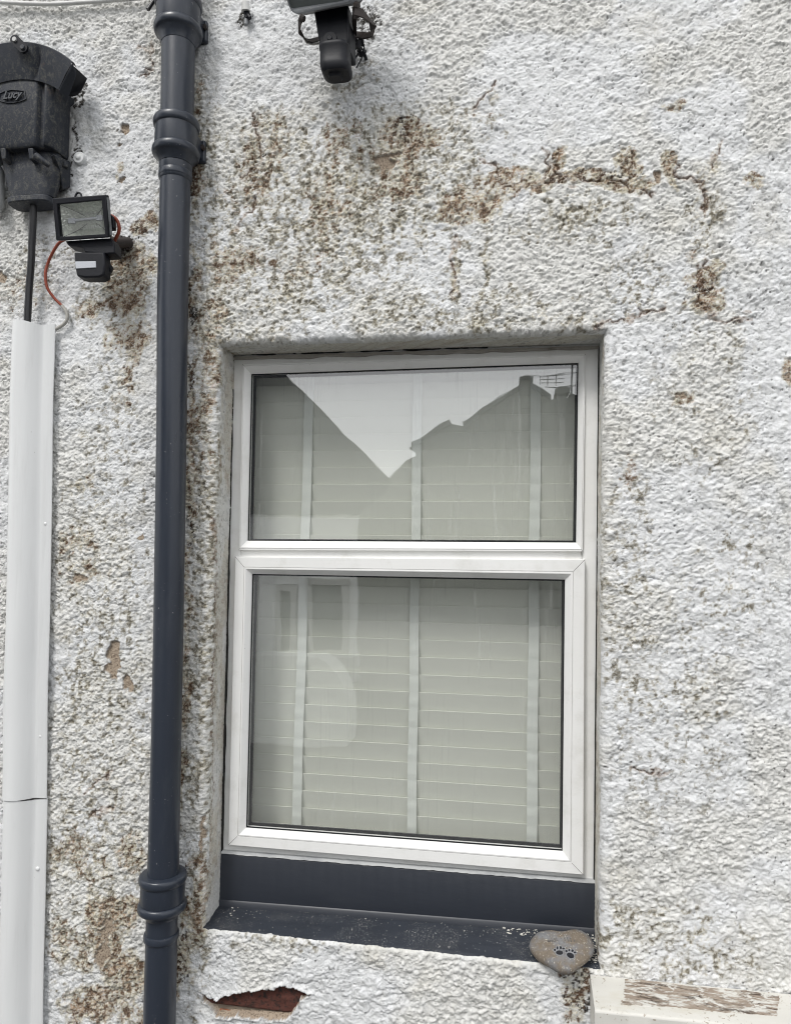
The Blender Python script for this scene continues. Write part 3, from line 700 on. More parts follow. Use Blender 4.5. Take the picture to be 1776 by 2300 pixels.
# plan section: x offset from the right edge (metres), depth
sec = [(0, -.014), (-.003, -.0165), (-.026, -.017), (-.031, -.019), (-.036, -.025), (-.048, -.037), (-.058, -.044), (-.070, -.048), (-.082, -.049), (-.092, -.047), (-.099, -.041), (-.1035, -.031), (-.105, -.018), (-.110, -.017), (-.118, -.016), (-.120, -.010)]
def gx(y): return 117+(90-117)*(y-690)/(2183-690)
def guard_piece(ya, yb, name, grow=0):
    m = MB(); L = []
    ys = list(np.linspace(ya, yb, 14))
    for k, y in enumerate(ys):
        p = D(gx(y), y, -.016)
        wob = .0012*math.sin(y*.011+1)
        L.append([(p.x+sx_*(1+grow)+wob, sy-grow*.2+(.0008*math.sin(y*.02+sx_*60)), p.z+(.004*math.sin(sx_*55) if k in (0,) else 0)) for sx_, sy in sec])
    Lb = [[(x*1, y+.0025, z) for x, y, z in l] for l in L]
    m.loops(L, closed=False); m.loops(Lb, closed=False)
    for e in (0, -1): m.loops([L[e], Lb[e]], closed=False)
    for e in (0, -1): m.loops([[l[e] for l in L], [l[e] for l in Lb]], closed=False)
    return m.build(name, M['guard'], guard, smooth=R(55))
guard_piece(690, 1702, 'cover_section', .014); guard_piece(1703.5, 2600, 'cover_section')
for x, y in ((97.5, 1117), (87, 1570), (80.5, 1853)):
    p = D(x, y, -.0175); m = MB(); L = []
    for t in np.linspace(0, 1, 5): L.append([p+Vector((math.cos(a)*.0052*math.cos(t*1.4), -.0035*math.sin(t*1.5), math.sin(a)*.0052*math.cos(t*1.4))) for a in np.linspace(0, 2*math.pi, 17)[:-1]])
    m.loops(L, False, True); m.build('screw', M['guard'], guard, smooth=R(60))

# ------------------------------------------------------------------ cast iron cable box
box = thing('cable_box', 'weathered black cast iron cable box with raised maker name above the white cable cover', 'cable box', W(30, 460, -.05))
def solve_x(px, py, Y): return W(px, py, Y).x
YBX = -.086
xs = W(110, 260, YBX).x             # right front corner
xc = W(28, 260, YBX).x              # centre line
hw = xs-xc
xb_ = W(158, 300, -.01).x
def plan(z, sxs=1.0, yfront=YBX, wide=1.0, yback=-.012):
    P = [(xc-(xb_-xc)*wide, yback), (xc-hw*1.06*wide, yfront+.02), (xc-hw*wide, yfront+.004), (xc-hw*.93*wide, yfront-.004), (xc-hw*.88*wide, yfront-.004), (xc-hw*.82*wide, yfront+.010), (xc-hw*.74*wide, yfront+.010), (xc-hw*.66*wide, yfront-.003),
         (xc+hw*.66*wide, yfront-.003), (xc+hw*.74*wide, yfront+.010), (xc+hw*.82*wide, yfront+.010), (xc+hw*.88*wide, yfront-.004), (xc+hw*.93*wide, yfront-.004), (xc+hw*wide, yfront+.004), (xc+hw*1.06*wide, yfront+.02), (xc+(xb_-xc)*wide, yback)]
    return [Vector((x, y, z)) for x, y in P]
zt1 = W(100, 175, YBX).z; zb1 = W(60, 328, YBX).z
m = MB(); m.loops([plan(zt1+.02), plan(zt1), plan(zb1+.01), plan(zb1, 1, YBX+.006, .97)], True, True)
m.build('body', M['iron'], box, bevel=.003)
# hood: arched lid, its front a disc segment that leans forward, running back to the wall
m = MB()
def arc_pts(cx_, cz_, r, a0, a1, n__, Y): return [Vector((cx_+r*math.sin(R(a0+(a1-a0)*k/n__)), Y, cz_+r*math.cos(R(a0+(a1-a0)*k/n__)))) for k in range(n__+1)]
hp = W(72, 88, -.115); hr = W(163, 137, -.115)
hcx = xc+.008; 
# radius of the arch from peak height and right corner
pk = W(60, 88, -.115).z; ddx = hr.x-hcx; ddz = pk-hr.z; rad = (ddx*ddx+ddz*ddz)/(2*ddz); hcz = pk-rad
aE = math.degrees(math.asin(min(.999, ddx/rad)))
outer_f = arc_pts(hcx, hcz, rad, -aE, aE, 28, -.115)
inner_f = [Vector((p.x*0+hcx+(p.x-hcx)*.70, -.092, lerp(zt1-.004, p.z-.078, .55))) for p in outer_f]
mid_f = [lerp(a, b, .5)+Vector((0, -.002, 0)) for a, b in zip(outer_f, inner_f)]
outer_t = [p+Vector((0, .007, .001)) for p in outer_f]
outer_b = [Vector((hcx+(p.x-hcx)*1.0, -.098, p.z-.004)) for p in outer_f]
for q in (outer_f,): pass
ribs_ = []
for i, p in enumerate(mid_f):
    a = (i/28-.5)*2
    g_ = min(abs(abs(a)-.47), abs(abs(a)-.0)*9)
    mid_f[i] = p+Vector((0, .016 if abs(abs(a)-.44) < .06 else 0, 0))
m.loops([inner_f, mid_f, [lerp(a, b, .75) for a, b in zip(mid_f, outer_f)], outer_f, outer_t, outer_b], closed=False)
# cheeks: undersides from the arch ends back to the wall
low_f = [outer_f[-1]+Vector((0, 0, 0)), inner_f[-1], Vector((inner_f[-1].x, -.060, inner_f[-1].z-.012)), outer_b[-1]+Vector((0, 0, -.012))]
m.hull(low_f, [p+Vector((0, .0, -.006)) for p in low_f])
low_g = [Vector((2*hcx-p.x, p.y, p.z)) for p in low_f]
m.hull(low_g, [p+Vector((0, .0, -.006)) for p in low_g])
m.build('hood', M['iron'], box, bevel=.0025)
# black side skirt of the hood
A1, A2, A3, A4, A5 = W(160, 141, -.108), W(197, 175, -.03), W(184, 203, -.02), W(158, 208, -.03), W(127, 186, -.085)
m = MB(); q = [A1, A2, A3, A4, A5]; m.hull(q, [p+Vector((-.02, .012, -.004)) for p in q]); m.build('hood_side', M['plastic'], box, bevel=.002)
m = MB(); q = [W(125, 192, -.075), W(168, 222, -.012), W(168, 232, -.012), W(158, 240, -.012), W(120, 236, -.075)]
m.hull(q, [p+Vector((-.03, .015, 0)) for p in q]); m.build('side_lug', M['iron'], box, bevel=.002)
# funnel below the body
def ell(px0, px1, py, Yf, Yb, n__=24, pw=.75):
    a, b = W(px0, py, (Yf+Yb)/2), W(px1, py, (Yf+Yb)/2); cx_ = (a.x+b.x)/2; rx = (b.x-a.x)/2; z = (a.z+b.z)/2; o_ = []
    for k in range(n__):
        t = 2*math.pi*k/n__; c, s_ = math.cos(t), math.sin(t)
        o_.append(Vector((cx_+rx*math.copysign(abs(c)**pw, c), (Yf+Yb)/2+(Yb-Yf)/2*math.copysign(abs(s_)**pw, s_), z)))
    return o_
m = MB(); m.loops([ell(8, 138, 330, -.060, -.010), ell(9, 137, 352, -.062, -.010), ell(14, 135, 385, -.064, -.010), ell(22, 130, 420, -.062, -.010), ell(30, 121, 447, -.060, -.010)], True, True)
m.build('funnel', M['iron'], box, smooth=R(50))
m = MB(); m.loops([ell(26, 122, 449, -.07, -.010, pw=.5), ell(27, 121, 463, -.07, -.010, pw=.5)], True, True); m.build('funnel_flange', M['iron'], box, bevel=.003)
m = MB()
for px, s_ in ((62, 1), (0, -1)):
    m = MB(); a = W(px, 332, -.086); m.hull([a, a+Vector((.014, 0, 0)), a+Vector((.014, .004, -.026)), a+Vector((.002, .004, -.026))], [p+Vector((0, .03, 0)) for p in [a, a+Vector((.014, 0, 0)), a+Vector((.014, .004, -.030)), a+Vector((.002, .004, -.030))]]); m.build('lug', M['iron'], box, bevel=.002)
m = MB()
m.tube([W(80, 350, -.086), W(92, 358, -.084), W(112, 372, -.072)], [.010, .008, .006], 12); m.build('clamp_bolt', M['iron'], box, bevel=.002)
m = MB(); m.tube([W(146, 365, -.03), W(146, 376, -.03)], .009, 6); m.build('nut', M['iron'], box, bevel=.002)
# side seam of the body
m = MB(); q = [W(120, 345, -.08), W(159, 362, -.012), W(159, 420, -.012), W(140, 425, -.02), W(135, 380, -.04), W(128, 360, -.065)]; m.hull(q, [p+Vector((-.015, .008, 0)) for p in q]); m.build('side_flange', M['iron'], box, bevel=.002)
# hook at the crown of the hood
m = MB(); a, b = W(34, 89, -.124), W(55, 110, -.120)
m.tube([a, lerp(a, b, .35)], .001, 6)
d = (b-a).normalized(); pn = Vector((-d.z, 0, d.x))
Lo = []
def capsule(a, b, r, n__=10):
    th0 = math.atan2(d.z, d.x); o_ = []
    for k in range(n__+1): t = th0+math.pi/2+math.pi*k/n__; o_.append(a+Vector((math.cos(t), 0, math.sin(t)))*r)
    for k in range(n__+1): t = th0-math.pi/2+math.pi*k/n__; o_.append(b+Vector((math.cos(t), 0, math.sin(t)))*r)
    return o_
c0 = capsule(a+d*.003, b, .0115)
m.loops([c0, [p+Vector((0, -.006, 0)) for p in c0]], True, False)
# ring hole at the top end
hole = [a+d*.006+Vector((math.cos(t), 0, math.sin(t)))*.0045 for t in np.linspace(0, 2*math.pi, len(c0)+1)[:-1]]
ang = lambda p: math.atan2(p.z-(a+d*.006).z, p.x-(a+d*.006).x)
m.add([p+Vector((0, -.006, 0)) for p in c0], [tuple(range(len(c0)))])
m.build('hook', M['plastic'], box, bevel=.001)
m = MB(); c = a+d*.004; m.tube([c+Vector((0, -.0085, 0)), c+Vector((0, -.004, 0))], .0055, 14); m.build('hook_eye', M['bare'], box)
m = MB(); c = b; m.tube([c+Vector((0, -.010, 0)), c+Vector((0, -.004, 0))], .006, 14); m.build('rivet', M['iron'], box, bevel=.001)
# name plate: barrel shaped raised border with the maker's name
ybd = YBX-.006
bp_ = [(-6, 222), (-2, 208), (10, 203), (25, 200), (40, 201), (55, 202.5), (56.5, 212), (58.5, 221.5), (45, 227), (30, 230), (15, 230), (2, 227)]
bw = [W(x, y, ybd) for x, y in bp_]; cc = sum(bw, Vector())/len(bw)
m = MB(); m.loops([[p+Vector((0, .004, 0)) for p in bw], bw, [lerp(p, cc, .075) for p in bw], [lerp(p, cc, .10)+Vector((0, .004, 0)) for p in bw]])
m.build('name_plate_border', M['iron'], box, bevel=.0006)
def text(body, loc, size, mat_, name, parent, shear=0, ext=.001, rot=(math.pi/2, 0, 0), bold=0, align='CENTER'):
    c = bpy.data.curves.new(name, 'FONT'); c.body = body; c.size = size; c.shear = shear; c.extrude = ext; c.offset = bold; c.align_x = align; c.align_y = 'CENTER'; c.resolution_u = 3
    t = bpy.data.objects.new('tmp', c); COL.objects.link(t)
    dg = bpy.context.evaluated_depsgraph_get(); me = bpy.data.meshes.new_from_object(t.evaluated_get(dg)); bpy.data.objects.remove(t)
    me.name = name; me.materials.clear(); me.materials.append(mat_)
    o = bpy.data.objects.new(name, me); COL.objects.link(o); o.parent = parent; o.location = Vector(loc)-parent.location; o.rotation_euler = rot
    return o
M['ironhi'] = paint('rubbed_iron', (.05, .055, .062), .5, var=.2)
text('Lucy', W(27, 213.5, ybd-.001), .0265, M['ironhi'], 'raised_name', box, .35, .0022, bold=.0006)

# ------------------------------------------------------------------ cables
def cable(name, label, pts, r, mat_, cat='cable', seg=10, n__=8):
    P = smooth_path(pts, n__); m = MB(); m.tube(P, r, seg); o = m.build(name, mat_, None, smooth=R(60), loc=P[-1]); return tag(o, label, cat)
cable('cable', 'black cable spotted with white paint running down from the iron box', [W(75, 455, -.045), W(74, 500, -.04), W(72, 540, -.036), W(70, 590, -.033), W(66, 640, -.031), W(63, 690, -.031), W(61, 735, -.031)], .0088, M['cableblack'])
cable('cable', 'thin orange cable curving down below the small floodlight', [W(150, 535, -.05), W(133, 545, -.045), W(120, 564, -.04), W(108, 590, -.03), W(102, 615, -.03), W(106, 645, -.026), W(121, 668, -.018), W(139, 686, -.013)], .0036, M['orange'])
cable('cable', 'short grey sleeved cable end tucked into the top of the white cable cover', [W(139, 686, -.013), W(149, 700, -.012), W(151, 715, -.012), W(143, 728, -.012), W(127, 738, -.012), W(118, 742, -.010)], .0044, M['greycable'])
cable('cable', 'orange cable loop behind the right side of the small floodlight', [W(250, 484, -.085), W(261, 492, -.09), W(267, 506, -.09), W(267, 520, -.085), W(262, 531, -.08), W(258, 540, -.075)], .0042, M['orange'])
cable('cable', 'white painted cable running across the top left corner', [W(-260, -14, -.02), W(-60, 0, -.018), W(0, 4, -.018), W(60, 7, -.018), W(120, 8, -.018), W(190, 4, -.018), W(260, -1, -.018), W(330, -8, -.018), W(460, -30, -.018)], .0052, M['whitecable'])
cable('cable', 'black cable end poking out beside the top of the downpipe', [W(356, -40, -.03), W(350, -8, -.045), W(342, 6, -.05), W(332, 21, -.055)], .0046, M['cableblack'])
m = MB(); c0 = W(-12, 425, -.03); L = []
for k in range(13):
    t = k/12; y = 372+100*t; px = -10; rr = 20*(1-.35*max(0, (.12-t)/.12))*(1 if t < .9 else 1-(t-.9)*3)
    c = W(px, y, -.03); r = rr*1.1e-3; L.append([c+Vector((r*math.cos(a), r*math.sin(a)*.9, 0)) for a in np.linspace(0, 2*math.pi, 17)[:-1]])
m.loops(L, True, True); tag(m.build('conduit_end', M['greypipe'], None, smooth=R(60), loc=c0), 'rounded grey conduit end at the left edge below the iron box', 'conduit')
m = MB(); c = W(179, 355, -.006); L = []
for rr, yy in ((.016, .006), (.016, -.003), (.014, -.006), (.0075, -.0065), (.0062, -.0095), (.003, -.011)): L.append([c+Vector((rr*math.cos(a), yy, rr*math.sin(a))) for a in np.linspace(0, 2*math.pi, 21)[:-1]])
m.loops(L, True, True); tag(m.build('fixing_cap', M['guard'], None, smooth=R(45), loc=c), 'small round white painted fixing cap on the wall right of the iron box', 'fixing cap')

# stub of old conduit in the wall
stub = thing('conduit_stub', 'broken conduit stub in a small dark hole between the downpipe and upper floodlight', 'conduit stub', W(555, 30, 0))
m = MB(); P0, P1 = W(551, 4, -.02), W(552, 24, -.016); m.tube([P0, P1], [.009, .011], 14); m.build('sleeve', M['whitecable'], stub, smooth=R(50))
m = MB()
for k in range(12): m.tube([W(549+random.uniform(0, 12), 24+random.uniform(0, 14), -.014), W(549+random.uniform(0, 14), 30+random.uniform(0, 12), -.012+random.uniform(-.006, .002))], random.uniform(.003, .005), 7)
m.build('frayed_core', M['plastic'], stub, smooth=R(50))
m = MB(); m.tube([W(553, 42, -.012), W(552, 55, -.014)], [.0055, .005], 10); m.build('wire_end', M['alu'], stub, smooth=R(50))

# ------------------------------------------------------------------ small floodlight with sensor
fl = thing('floodlight', 'small black square floodlight with a motion sensor below the iron box', 'floodlight', W(270, 548, 0))
def fq(pts, Ys): return [W(x, y, Y) for (x, y), Y in zip(pts, Ys)]
YT, YBm = -.150, -.118
fo = fq([(117.5, 445), (238, 436.5), (245, 532), (126, 540)], [YT, YT, YBm, YBm])
fi = fq([(129, 458), (227.5, 448.5), (236, 525), (136, 531)], [YT, YT, YBm, YBm])
nrm = (fo[1]-fo[0]).cross(fo[3]-fo[0]).normalized();
if nrm.y > 0: nrm = -nrm
cf = sum(fo, Vector())/4
back = [lerp(p, cf, .0)-nrm*.012 for p in fo]; back2 = [lerp(p, cf, .14)-nrm*.032 for p in fo]; back3 = [lerp(p, cf, .6)-nrm*.052 for p in fo]
m = MB(); m.loops([[p-nrm*.010 for p in fi], [p+nrm*.001 for p in fi], [p+nrm*.001 for p in fo], back, back2, back3], False, True)
m.build('housing', M['plastic'], fl, bevel=.0022)
m = MB(); q = [fo[1]+Vector((.0006, 0, -.006))-nrm*.002, fo[1]+Vector((.0006, 0, -.006))-nrm*.011, fo[2]+Vector((.0006, 0, .005))-nrm*.011, fo[2]+Vector((.0006, 0, .005))-nrm*.002]
m.hull(q, [p+Vector((.0015, 0, 0)) for p in q]); m.build('side_trim', M['alu'], fl)
m = MB(); m.hull([p-nrm*.006 for p in fi], [p-nrm*.009 for p in fi])
gm, gn, gb = mat('dusty_lamp_glass'); gb.inputs['Base Color'].default_value = (.7, .72, .70, 1); gb.inputs['Alpha'].default_value = .10; gb.inputs['Roughness'].default_value = .12
m.build('lamp_glass', gm, fl)
rm_, rn, rb = mat('stippled_reflector'); rb.inputs['Metallic'].default_value = .85; rb.inputs['Roughness'].default_value = .3; rb.inputs['Base Color'].default_value = (.80, .83, .76, 1)
vo = N(rn, 'ShaderNodeTexVoronoi'); vo.inputs['Scale'].default_value = 170; rn.links.new(coords(rn), vo.inputs['Vector']); bump(rn, rb, vo.outputs['Distance'], .8, .002)
m = MB(); cfi = sum(fi, Vector())/4+Vector((.006, 0, 0)); r1 = [p-nrm*.010 for p in fi]; pk_ = [lerp(p, cfi, .80)-nrm*.036 for p in fi]
# four curved petals meeting at the lamp, creases between
L = [r1]
for t in (.3, .6, .85): L.append([lerp(a, b, t)-nrm*(.010*math.sin(t*math.pi)) for a, b in zip(r1, pk_)])
L.append(pk_); m.loops(L, False, True); refl = m.build('reflector', rm_, fl)
m = MB()
for q_ in zip(*L): m.tube([p+nrm*.0004 for p in q_], .0005, 5)
m.build('reflector_crease', M['gasket'], refl)
m = MB(); a, b = lerp(fi[0], fi[3], .52)-nrm*.016, lerp(fi[1], fi[2], .48)-nrm*.016
m.tube([lerp(a, b, .22), lerp(a, b, .82)], .0032, 10); m.box(tuple(lerp(a, b, .18)-Vector((.006, .002, .006))), tuple(lerp(a, b, .18)+Vector((.012, .004, .006)))); m.box(tuple(lerp(a, b, .82)-Vector((.006, .002, .006))), tuple(lerp(a, b, .82)+Vector((.010, .004, .006))))
m.build('lamp_tube', M['lens'], fl)
m = MB(); c = lerp(fo[0], fo[1], .47); L = [c+Vector((.0085*math.cos(t), .004, -.002+.0135*math.sin(t))) for t in np.linspace(0, math.pi, 12)]; m.tube(L, .0024, 8); m.build('hinge_loop', M['plastic'], fl, smooth=R(50))
m = MB(); q = fq([(241, 474), (254, 484), (257, 500), (256, 512), (243, 512)], [-.10]*5); m.hull(q, [p+Vector((-.004, .018, 0)) for p in q]); m.build('cable_gland', M['plastic'], fl, bevel=.003)
m = MB(); q = fq([(146, 540), (250, 533), (256, 545), (258, 568), (232, 570), (190, 566), (186, 555), (152, 550)], [-.105]*8)
m.hull(q, [p+Vector((-.004, .04, 0)) for p in q]); m.build('mounting_bracket', M['plastic'], fl, bevel=.003)
m = MB(); m.tube([W(236, 550, -.07), W(268, 545, -.035), W(290, 545, -.006)], [.014, .013, .014], 10)
for k in range(18): a = W(262+random.uniform(-6, 26), 540+random.uniform(-8, 26), -.012); m.tube([a, a+Vector((random.uniform(-.012, .012), random.uniform(-.012, .004), random.uniform(-.01, .01)))], random.uniform(.003, .007), 6)
m.build('wall_arm', M['rust'], fl, smooth=R(50))
m = MB(); q = fq([(165.5, 565), (233, 565), (236, 590), (233, 617), (222, 622), (190, 623), (172, 619), (168, 600)], [-.112]*8)
m.hull(q, [p+Vector((-.004, .036, 0)) for p in q]); sens = m.build('sensor_head', M['plastic'], fl, bevel=.004)
m = MB(); q = fq([(168, 586.5), (214.5, 586), (215.5, 600.5), (170, 603)], [-.1135]*4); m.hull(q, [p+Vector((0, .01, 0)) for p in q]); m.build('sensor_lens', M['lens'], sens, bevel=.0012)
m = MB(); m.tube([W(237, 603, -.09), W(243, 603, -.075)], .013, 14); m.build('sensor_knob', M['plastic'], fl, bevel=.002)

# ------------------------------------------------------------------ large floodlight at the top
fl2 = thing('floodlight', 'large weathered floodlight on rusty arms cut off by the top edge of the photo', 'floodlight', W(800, 60, 0))
Y1, Y2 = -.150, -.215
fo = fq([(598, -120), (838, -140), (806, 3), (657, 33)], [Y2, Y2, Y1, Y1])
fi = fq([(616, -105), (818, -122), (776, 0), (653, 18.5)], [Y2, Y2, Y1, Y1])
nrm = (fo[1]-fo[0]).cross(fo[3]-fo[0]).normalized()
if nrm.y > 0: nrm = -nrm
cf = sum(fo, Vector())/4
def roundq(Q, r=.12, n__=5):
    o_ = []
    for i in range(4):
        p = Q[i]; a = lerp(p, Q[i-1], r); b = lerp(p, Q[(i+1) % 4], r)
        for k in range(n__+1): t = k/n__; o_.append((1-t)**2*a+2*t*(1-t)*p+t*t*b)
    return o_
rfo, rfi = roundq(fo), roundq(fi, .06)
m = MB(); m.loops([[p-nrm*.012 for p in rfi], [p+nrm*.001 for p in rfi], [lerp(a, b, .5)+nrm*.004 for a, b in zip(rfi, rfo)], rfo, [p-nrm*.02 for p in rfo]], False, False)
m.build('front_frame', M['alu'], fl2, smooth=R(50))
m = MB(); m.loops([[p-nrm*.02 for p in rfo], [lerp(p, cf, .06)-nrm*.06 for p in rfo], [lerp(p, cf, .4)-nrm*.10 for p in rfo]], True, True); m.build('housing', M['plastic'], fl2, smooth=R(40))
m = MB(); m.hull([p-nrm*.006 for p in rfi], [p-nrm*.010 for p in rfi]); 
gm2 = paint('dull_lamp_glass', (.12, .135, .13), .12, var=.2); m.build('lamp_glass', gm2, fl2)
m = MB(); q = fq([(704, 22), (782, 8), (784, 60), (785, 112), (721, 116), (712, 70)], [-.118]*6); m.hull(q, [p+Vector((.004, .055, 0)) for p in q]); m.build('mounting_bracket', M['plastic'], fl2, bevel=.004)
m = MB()
def cyl_sensor(pts):
    L = []
    for x0_, x1_, y in pts:
        a, b = W(x0_, y, -.112), W(x1_, y, -.112); c = (a+b)/2; r = (b-a).length/2
        L.append([c+Vector((r*math.copysign(abs(math.cos(t))**.55, math.cos(t)), r*.9*math.copysign(abs(math.sin(t))**.55, math.sin(t)), 0)) for t in np.linspace(0, 2*math.pi, 33)[:-1]])
    return L
m.loops(cyl_sensor([(722, 784, 108), (720, 786, 111), (720, 787, 116), (722, 785.5, 119), (722, 786, 148), (722, 788, 152), (723, 788.5, 156), (725.5, 788, 166), (730, 785, 170)]), True, True); sens = m.build('sensor_head', M['plastic'], fl2, smooth=R(40))
m = MB(); m.loops(cyl_sensor([(738, 770, 170), (740, 766, 177)]), True, True); m.build('sensor_cap', M['plastic'], fl2, smooth=R(40))
m = MB(); c = W(741, 86, -.121); m.tube([c+Vector((0, -.002, 0)), c+Vector((0, .004, 0))], .016, 20); m.tube([c+Vector((0, -.005, 0)), c+Vector((0, .004, 0))], .006, 12); m.build('pivot_screw', M['plastic'], fl2, bevel=.001)
m = MB(); m.tube([W(779, 20, -.12), W(782, 55, -.122), W(781, 85, -.122), W(776, 101, -.12), W(768, 106, -.118)], .0024, 7); m.build('seam', M['plastic'], fl2, smooth=R(50))
def strap(pts, wd, mat_, name, Y=None, th=.004):
    m = MB(); P = [W(x, y, yy) for x, y, yy in pts]; L = []
    for i, p in enumerate(P):
        t = (P[min(i+1, len(P)-1)]-P[max(i-1, 0)]).normalized(); s_ = Vector((-t.z, 0, t.x)).normalized()*wd/2
        L.append([p-s_, p+s_, p+s_+Vector((0, th, 0)), p-s_+Vector((0, th, 0))])
    m.loops(L, True, True); return m.build(name, mat_, fl2, bevel=.001)
strap([(680, 32, -.15), (672, 48, -.145), (672, 68, -.12), (684, 86, -.09), (698, 90, -.07), (722, 84, -.05)], .012, M['rust'], 'bracket_arm')
strap([(672, 66, -.112), (688, 93, -.082), (700, 97, -.07), (718, 95, -.06)], .005, M['bare'], 'bracket_arm')
strap([(796, 22, -.15), (815, 28, -.145), (830, 42, -.12), (838, 62, -.09), (838, 76, -.07)], .019, M['rust'], 'bracket_arm')
strap([(838, 74, -.066), (822, 78, -.05), (800, 76, -.04), (782, 82, -.04)], .016, M['rust'], 'bracket_arm')
strap([(797, 20, -.13), (795, 50, -.11), (797, 75, -.08)], .012, M['rust'], 'bracket_arm')
m = MB(); m.tube([W(796, 12, -.145), W(806, 14, -.145)], .009, 8); m.tube([W(797, 14, -.14), W(800, 40, -.13)], .007, 8); m.build('hinge_bolt', M['rust'], fl2, smooth=R(40)); m = MB(); m.tube([W(675, 38, -.148), W(683, 42, -.148)], .007, 8); m.build('hinge_bolt', M['rust'], fl2, smooth=R(40))
m = MB()
for k in range(26):
    a = W(785+random.uniform(0, 38), 84+random.uniform(0, 36), -.02+random.uniform(-.02, .01)); m.tube([a, a+Vector((random.uniform(-.012, .012), random.uniform(-.01, .01), random.uniform(-.02, .012)))], random.uniform(.002, .006), 6)
m.tube(smooth_path([W(812, 84, -.05), W(818, 110, -.03), W(812, 130, -.02), W(800, 152, -.016)]), .0016, 6); m.build('perished_gland', M['plastic'], fl2, smooth=R(50))

# ------------------------------------------------------------------ heart stone with paw prints
hs_px = [(300,580),(318,520),(345,470),(420,385),(500,350),(580,337),(700,336),(800,352),(900,358),(1000,345),(1090,318),(1180,312),(1270,335),(1380,400),(1440,480),(1478,570),(1478,650),(1440,740),(1350,850),(1200,970),(1110,1030),(1040,1058),(930,1066),(850,1045),(760,1000),(650,930),(540,875),(450,820),(380,740),(320,660)]
hs_full = [(1150+x/8.03, 2050+y/8.03) for x, y in hs_px]
def stoneY(py): return .052-(py-2090)/95*.098
hp_ = [W(x, y, stoneY(y)) for x, y in hs_full]
stone_o = thing('memorial_stone', 'heart shaped stone with two black paw prints on the right end of the sill', 'ornamental stone', W(1265, 2150, 0))
hc = sum(hp_, Vector())/len(hp_)
n1 = (W(1350, 2140, stoneY(2140))-hc).cross(W(1265, 2090, stoneY(2090))-hc).normalized()
if n1.y > 0: n1 = -n1
m = MB(); L = []
TH = .020
for t in np.linspace(-1, 1, 22):
    a = t*math.pi/2*.985; rr = math.cos(a)**.55; zz = math.sin(a)
    row = []
    for i, p in enumerate(hp_):
        q = hc+(p-hc)*rr+n1*(zz*TH-TH*.25)
        nn = float(fbm(np.array([q.x*60]), np.array([q.z*60+t*2]), 601, 3)[0])-.5
        row.append(q+n1*nn*.0035)
    L.append(row)
m.loops(L, True, True)
def stonemat():
    mm_, n, b = mat('mossy_heart_stone'); v = coords(n)
    base = mix(n, noise(n, v, 120, 6, .75), (.10, .10, .105), (.245, .25, .255))
    tan = ramp(n, noise(n, v, 23, 4, .6), .42, .56)
    c = mix(n, mth(n, 'MULTIPLY', tan, .68), base, mix(n, noise(n, v, 240, 5, .75), (.06, .04, .022), (.24, .175, .10)))
    c = mix(n, ramp(n, noise(n, v, 330, 3, .6), .62, .68), c, (.6, .56, .48)); c = mix(n, ramp(n, noise(n, v, 300, 4, .7, .4), .62, .68), c, (.03, .025, .02))
    n.links.new(c, b.inputs['Base Color']); b.inputs['Roughness'].default_value = .8
    bump(n, b, noise(n, v, 300, 6, .7), .7, .001); return mm_
stone_mesh = m.build('stone', stonemat(), stone_o, smooth=R(80))
def on_stone(x8, y8, lift=.0):
    px, py = 1150+x8/8.03, 2050+y8/8.03
    p = W(px, py, stoneY(py)); d = (p-CAMP).normalized()
    # find the domed face along the sight line
    c = 1e9; best = None
    for k in range(70):
        q = p-d*(k*.0006); rel = q-hc; h_ = rel.dot(n1); fl_ = rel-n1*h_
        # radius fraction of this point inside the outline
        ang_ = fl_.normalized(); best_c = -1; R_ = .06
        for pp in hp_:
            f2_ = (pp-hc); cs = f2_.normalized().dot(ang_)
            if cs > best_c: best_c = cs; R_ = f2_.length
        rf = min(.999, fl_.length/R_); a = math.acos(min(1, rf**(1/.55))); s_ = math.sin(a)*TH-TH*.25
        e = abs(h_-s_)
        if e < c: c = e; best = q
    return best+n1*(.0024+lift)
for (pad, toes) in [((855, 745, 66, 38, 4), [(770, 695, 20, 17), (815, 660, 17, 26), (875, 655, 18, 26), (925, 672, 22, 15)]), ((1052, 795, 70, 44, 22), [(978, 718, 20, 20), (1028, 700, 17, 20), (1088, 710, 22, 22), (1132, 742, 24, 16)])]:
    m = MB()
    for lay, gr, li in ((1, 1.0, .0), (0, 0.0, .0009)):
        for e in [pad]+toes:
            ex, ey, ra, rb_ = e[:4]; rot = R(e[4]) if len(e) > 4 else 0; g_ = 14*gr
            P = []
            for k in range(16):
                t = 2*math.pi*k/16; xx = (ra+g_)*math.cos(t); yy = (rb_+g_)*math.sin(t)
                P.append(on_stone(ex+xx*math.cos(rot)-yy*math.sin(rot), ey+xx*math.sin(rot)+yy*math.cos(rot), li))
            m.hull(P, [p-n1*.0022 for p in P], lay)
    m.build('paw_print', [M['plastic'], paint('pale_print_edge', (.24, .245, .255), .7)], stone_o)
m = MB(); rl = random.Random(4)
for row_y, xs_ in ((472, (760, 790, 880, 930, 990, 1040)), (515, (650, 680, 712, 745, 780, 812, 905, 950, 1010, 1060, 1110))):
    for x_ in xs_:
        y_ = row_y-(x_-860)*.01; a = on_stone(x_, y_-16, -.0022); b = on_stone(x_+rl.uniform(-8, 12), y_+14, -.0022); c_ = on_stone(x_+16, y_-rl.uniform(-8, 10), -.0022)
        m.tube([a, b], .0006, 5); m.tube([b, c_], .0006, 5)
m.build('worn_lettering', paint('faded_print', (.09, .09, .095), .8), stone_o)

